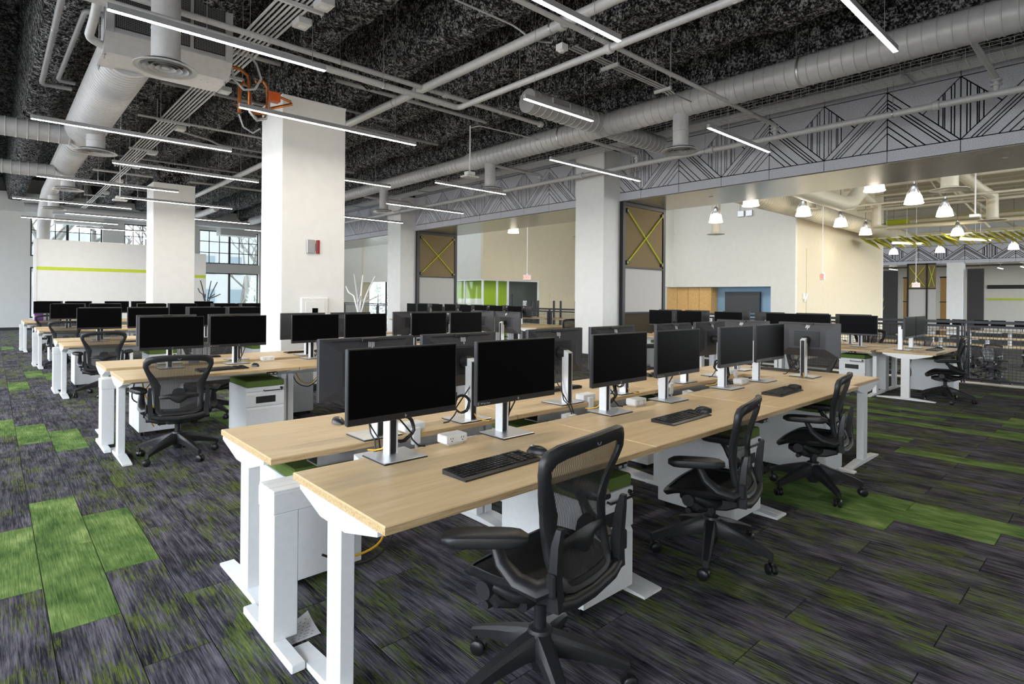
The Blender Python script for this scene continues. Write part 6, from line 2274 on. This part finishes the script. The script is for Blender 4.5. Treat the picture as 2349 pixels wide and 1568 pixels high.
obj('leaves', b, 'lime_wall', t)
obj('pot', MB().lathe([(0, 0), (0.2, 0), (0.26, 0.5), (0.24, 0.5), (0.2, 0.45), (0, 0.45)], 18), 'charcoal_wall', t)


# ------------------------------------------------------------------ outside the windows
def bare_tree(x, y, h, seed, label):
    t = thing('bare_tree', label, 'tree', (x, y, -1.0), 0, 'bare winter trees outside the windows')
    rd = random.Random(seed)
    b = MB()

    def grow(p, d, L, r, lvl):
        pts = [p]
        q = p.copy()
        dd = d.copy()
        for i in range(4):
            dd = (dd + Vector((rd.uniform(-1, 1), rd.uniform(-1, 1), rd.uniform(-0.3, 0.6))) * 0.16).normalized()
            q = q + dd * L / 4
            pts.append(q.copy())
        b.tube(pts, [r, r * 0.9, r * 0.8, r * 0.7, r * 0.6], 6 if lvl < 2 else 4, caps=False)
        if lvl < 4:
            for i in range(3 if lvl < 3 else 2):
                a = rd.uniform(0, 2 * pi)
                s_ = Vector((cos(a), sin(a), rd.uniform(0.1, 0.9))).normalized()
                k = rd.choice((2, 3, 4))
                grow(pts[k].copy(), (dd * 0.6 + s_ * 0.9).normalized(), L * rd.uniform(0.55, 0.75), r * 0.55, lvl + 1)
    grow(Vector((0, 0, 0)), Vector((0, 0, 1)), h * 0.45, h * 0.028, 0)
    obj('branches', b, 'bark_pale', t)
    return t


for i, (x, y, h) in enumerate(((2.2, 36.5, 9.5), (4.6, 38, 10), (8.2, 40, 9), (11.5, 37, 8), (20.5, 39, 9))):
    bare_tree(x, y, h, 11 + i, 'bare pale winter tree outside the far windows, %s from the corner' % ORD[i])
for i, (x, y, h) in enumerate(((11.6, 35.5, 3.5), (13.2, 36, 3.2), (19.5, 35, 3.4), (21.2, 36, 3.8), (22.6, 36, 3.3))):
    t = thing('conifer', 'slim pale conifer outside the far windows, %s from the corner' % ORD[i], 'tree', (x, y, -1.0), 0, 'slim conifers outside the windows')
    rd = random.Random(40 + i)
    b = MB()
    for q in range(420):
        u = rd.random()
        a = rd.random() * 2 * pi
        r = (0.75 * (1 - u) ** 0.8 + 0.05) * rd.uniform(0.75, 1.05)
        z = 0.1 + u * h
        p = Vector((r * cos(a), r * sin(a), z))
        n_ = Vector((cos(a), sin(a), 0.9)).normalized() * 0.22
        s_ = Vector((-sin(a), cos(a), 0)) * 0.07
        b.add([p - s_, p + s_, p + n_], [(0, 1, 2)])
    obj('foliage', b, 'conifer_pale', t)
    obj('trunk', MB().cyl((0, 0, 0), (0, 0, h * 0.9), 0.08, 0.02, 8), 'bark_pale', t)
for i, (x0, x1, h) in enumerate(((-2, 9, 7.5), (14, 30, 9.0))):
    t = thing('pale_building', 'pale building outside the far windows, %s from the corner' % ORD[i], 'building', (x0, 60, -1.0), 0, 'pale buildings outside')
    W = x1 - x0
    obj('facade', MB().box(0, 0, 0, W, 8, h), 'facade_pale', t)
    k = 0.8
    while k < W - 1.6:
        for zz in (1.2, 4.4):
            f = obj('window', MB().box(k, -0.05, zz, k + 1.2, 0.0, zz + 1.8), 'facade_pale', t)
            obj('pane', MB().box(k + 0.08, -0.06, zz + 0.08, k + 1.12, -0.05, zz + 1.72), 'slate_paint', f)
        k += 2.4
for i, x in enumerate((16.6, 18.2, 19.8)):
    t = thing('panel_light', 'square ceiling light inside the glazed meeting room, %s from its corner' % ORD[i], 'ceiling light', (x, 20.3, 2.24), 0, 'ceiling lights of the meeting room')
    obj('frame', MB().box(-0.32, -0.32, 0, 0.32, 0.32, 0.06, 0.004), 'white_metal', t)
    obj('diffuser', MB().box(-0.29, -0.29, -0.008, 0.29, 0.29, 0.0), 'tube_glow', t)
t = thing('wall_junction_box', 'two small grey boxes with a bent conduit on the television wall', 'junction box', (20.98, 10.2, 4.55))
for k in range(2):
    obj('box', MB().box(-0.06, -0.12 - 0.32 * k, 0, 0.02, 0.12 - 0.32 * k, 0.22, 0.006), 'steel', t)
obj('conduit', MB().tube(bend([(-0.02, 0.08, 0.2), (-0.02, 0.08, 0.6), (-0.02, 1.6, 0.95)], 0.15), 0.02, 8), 'steel', t)
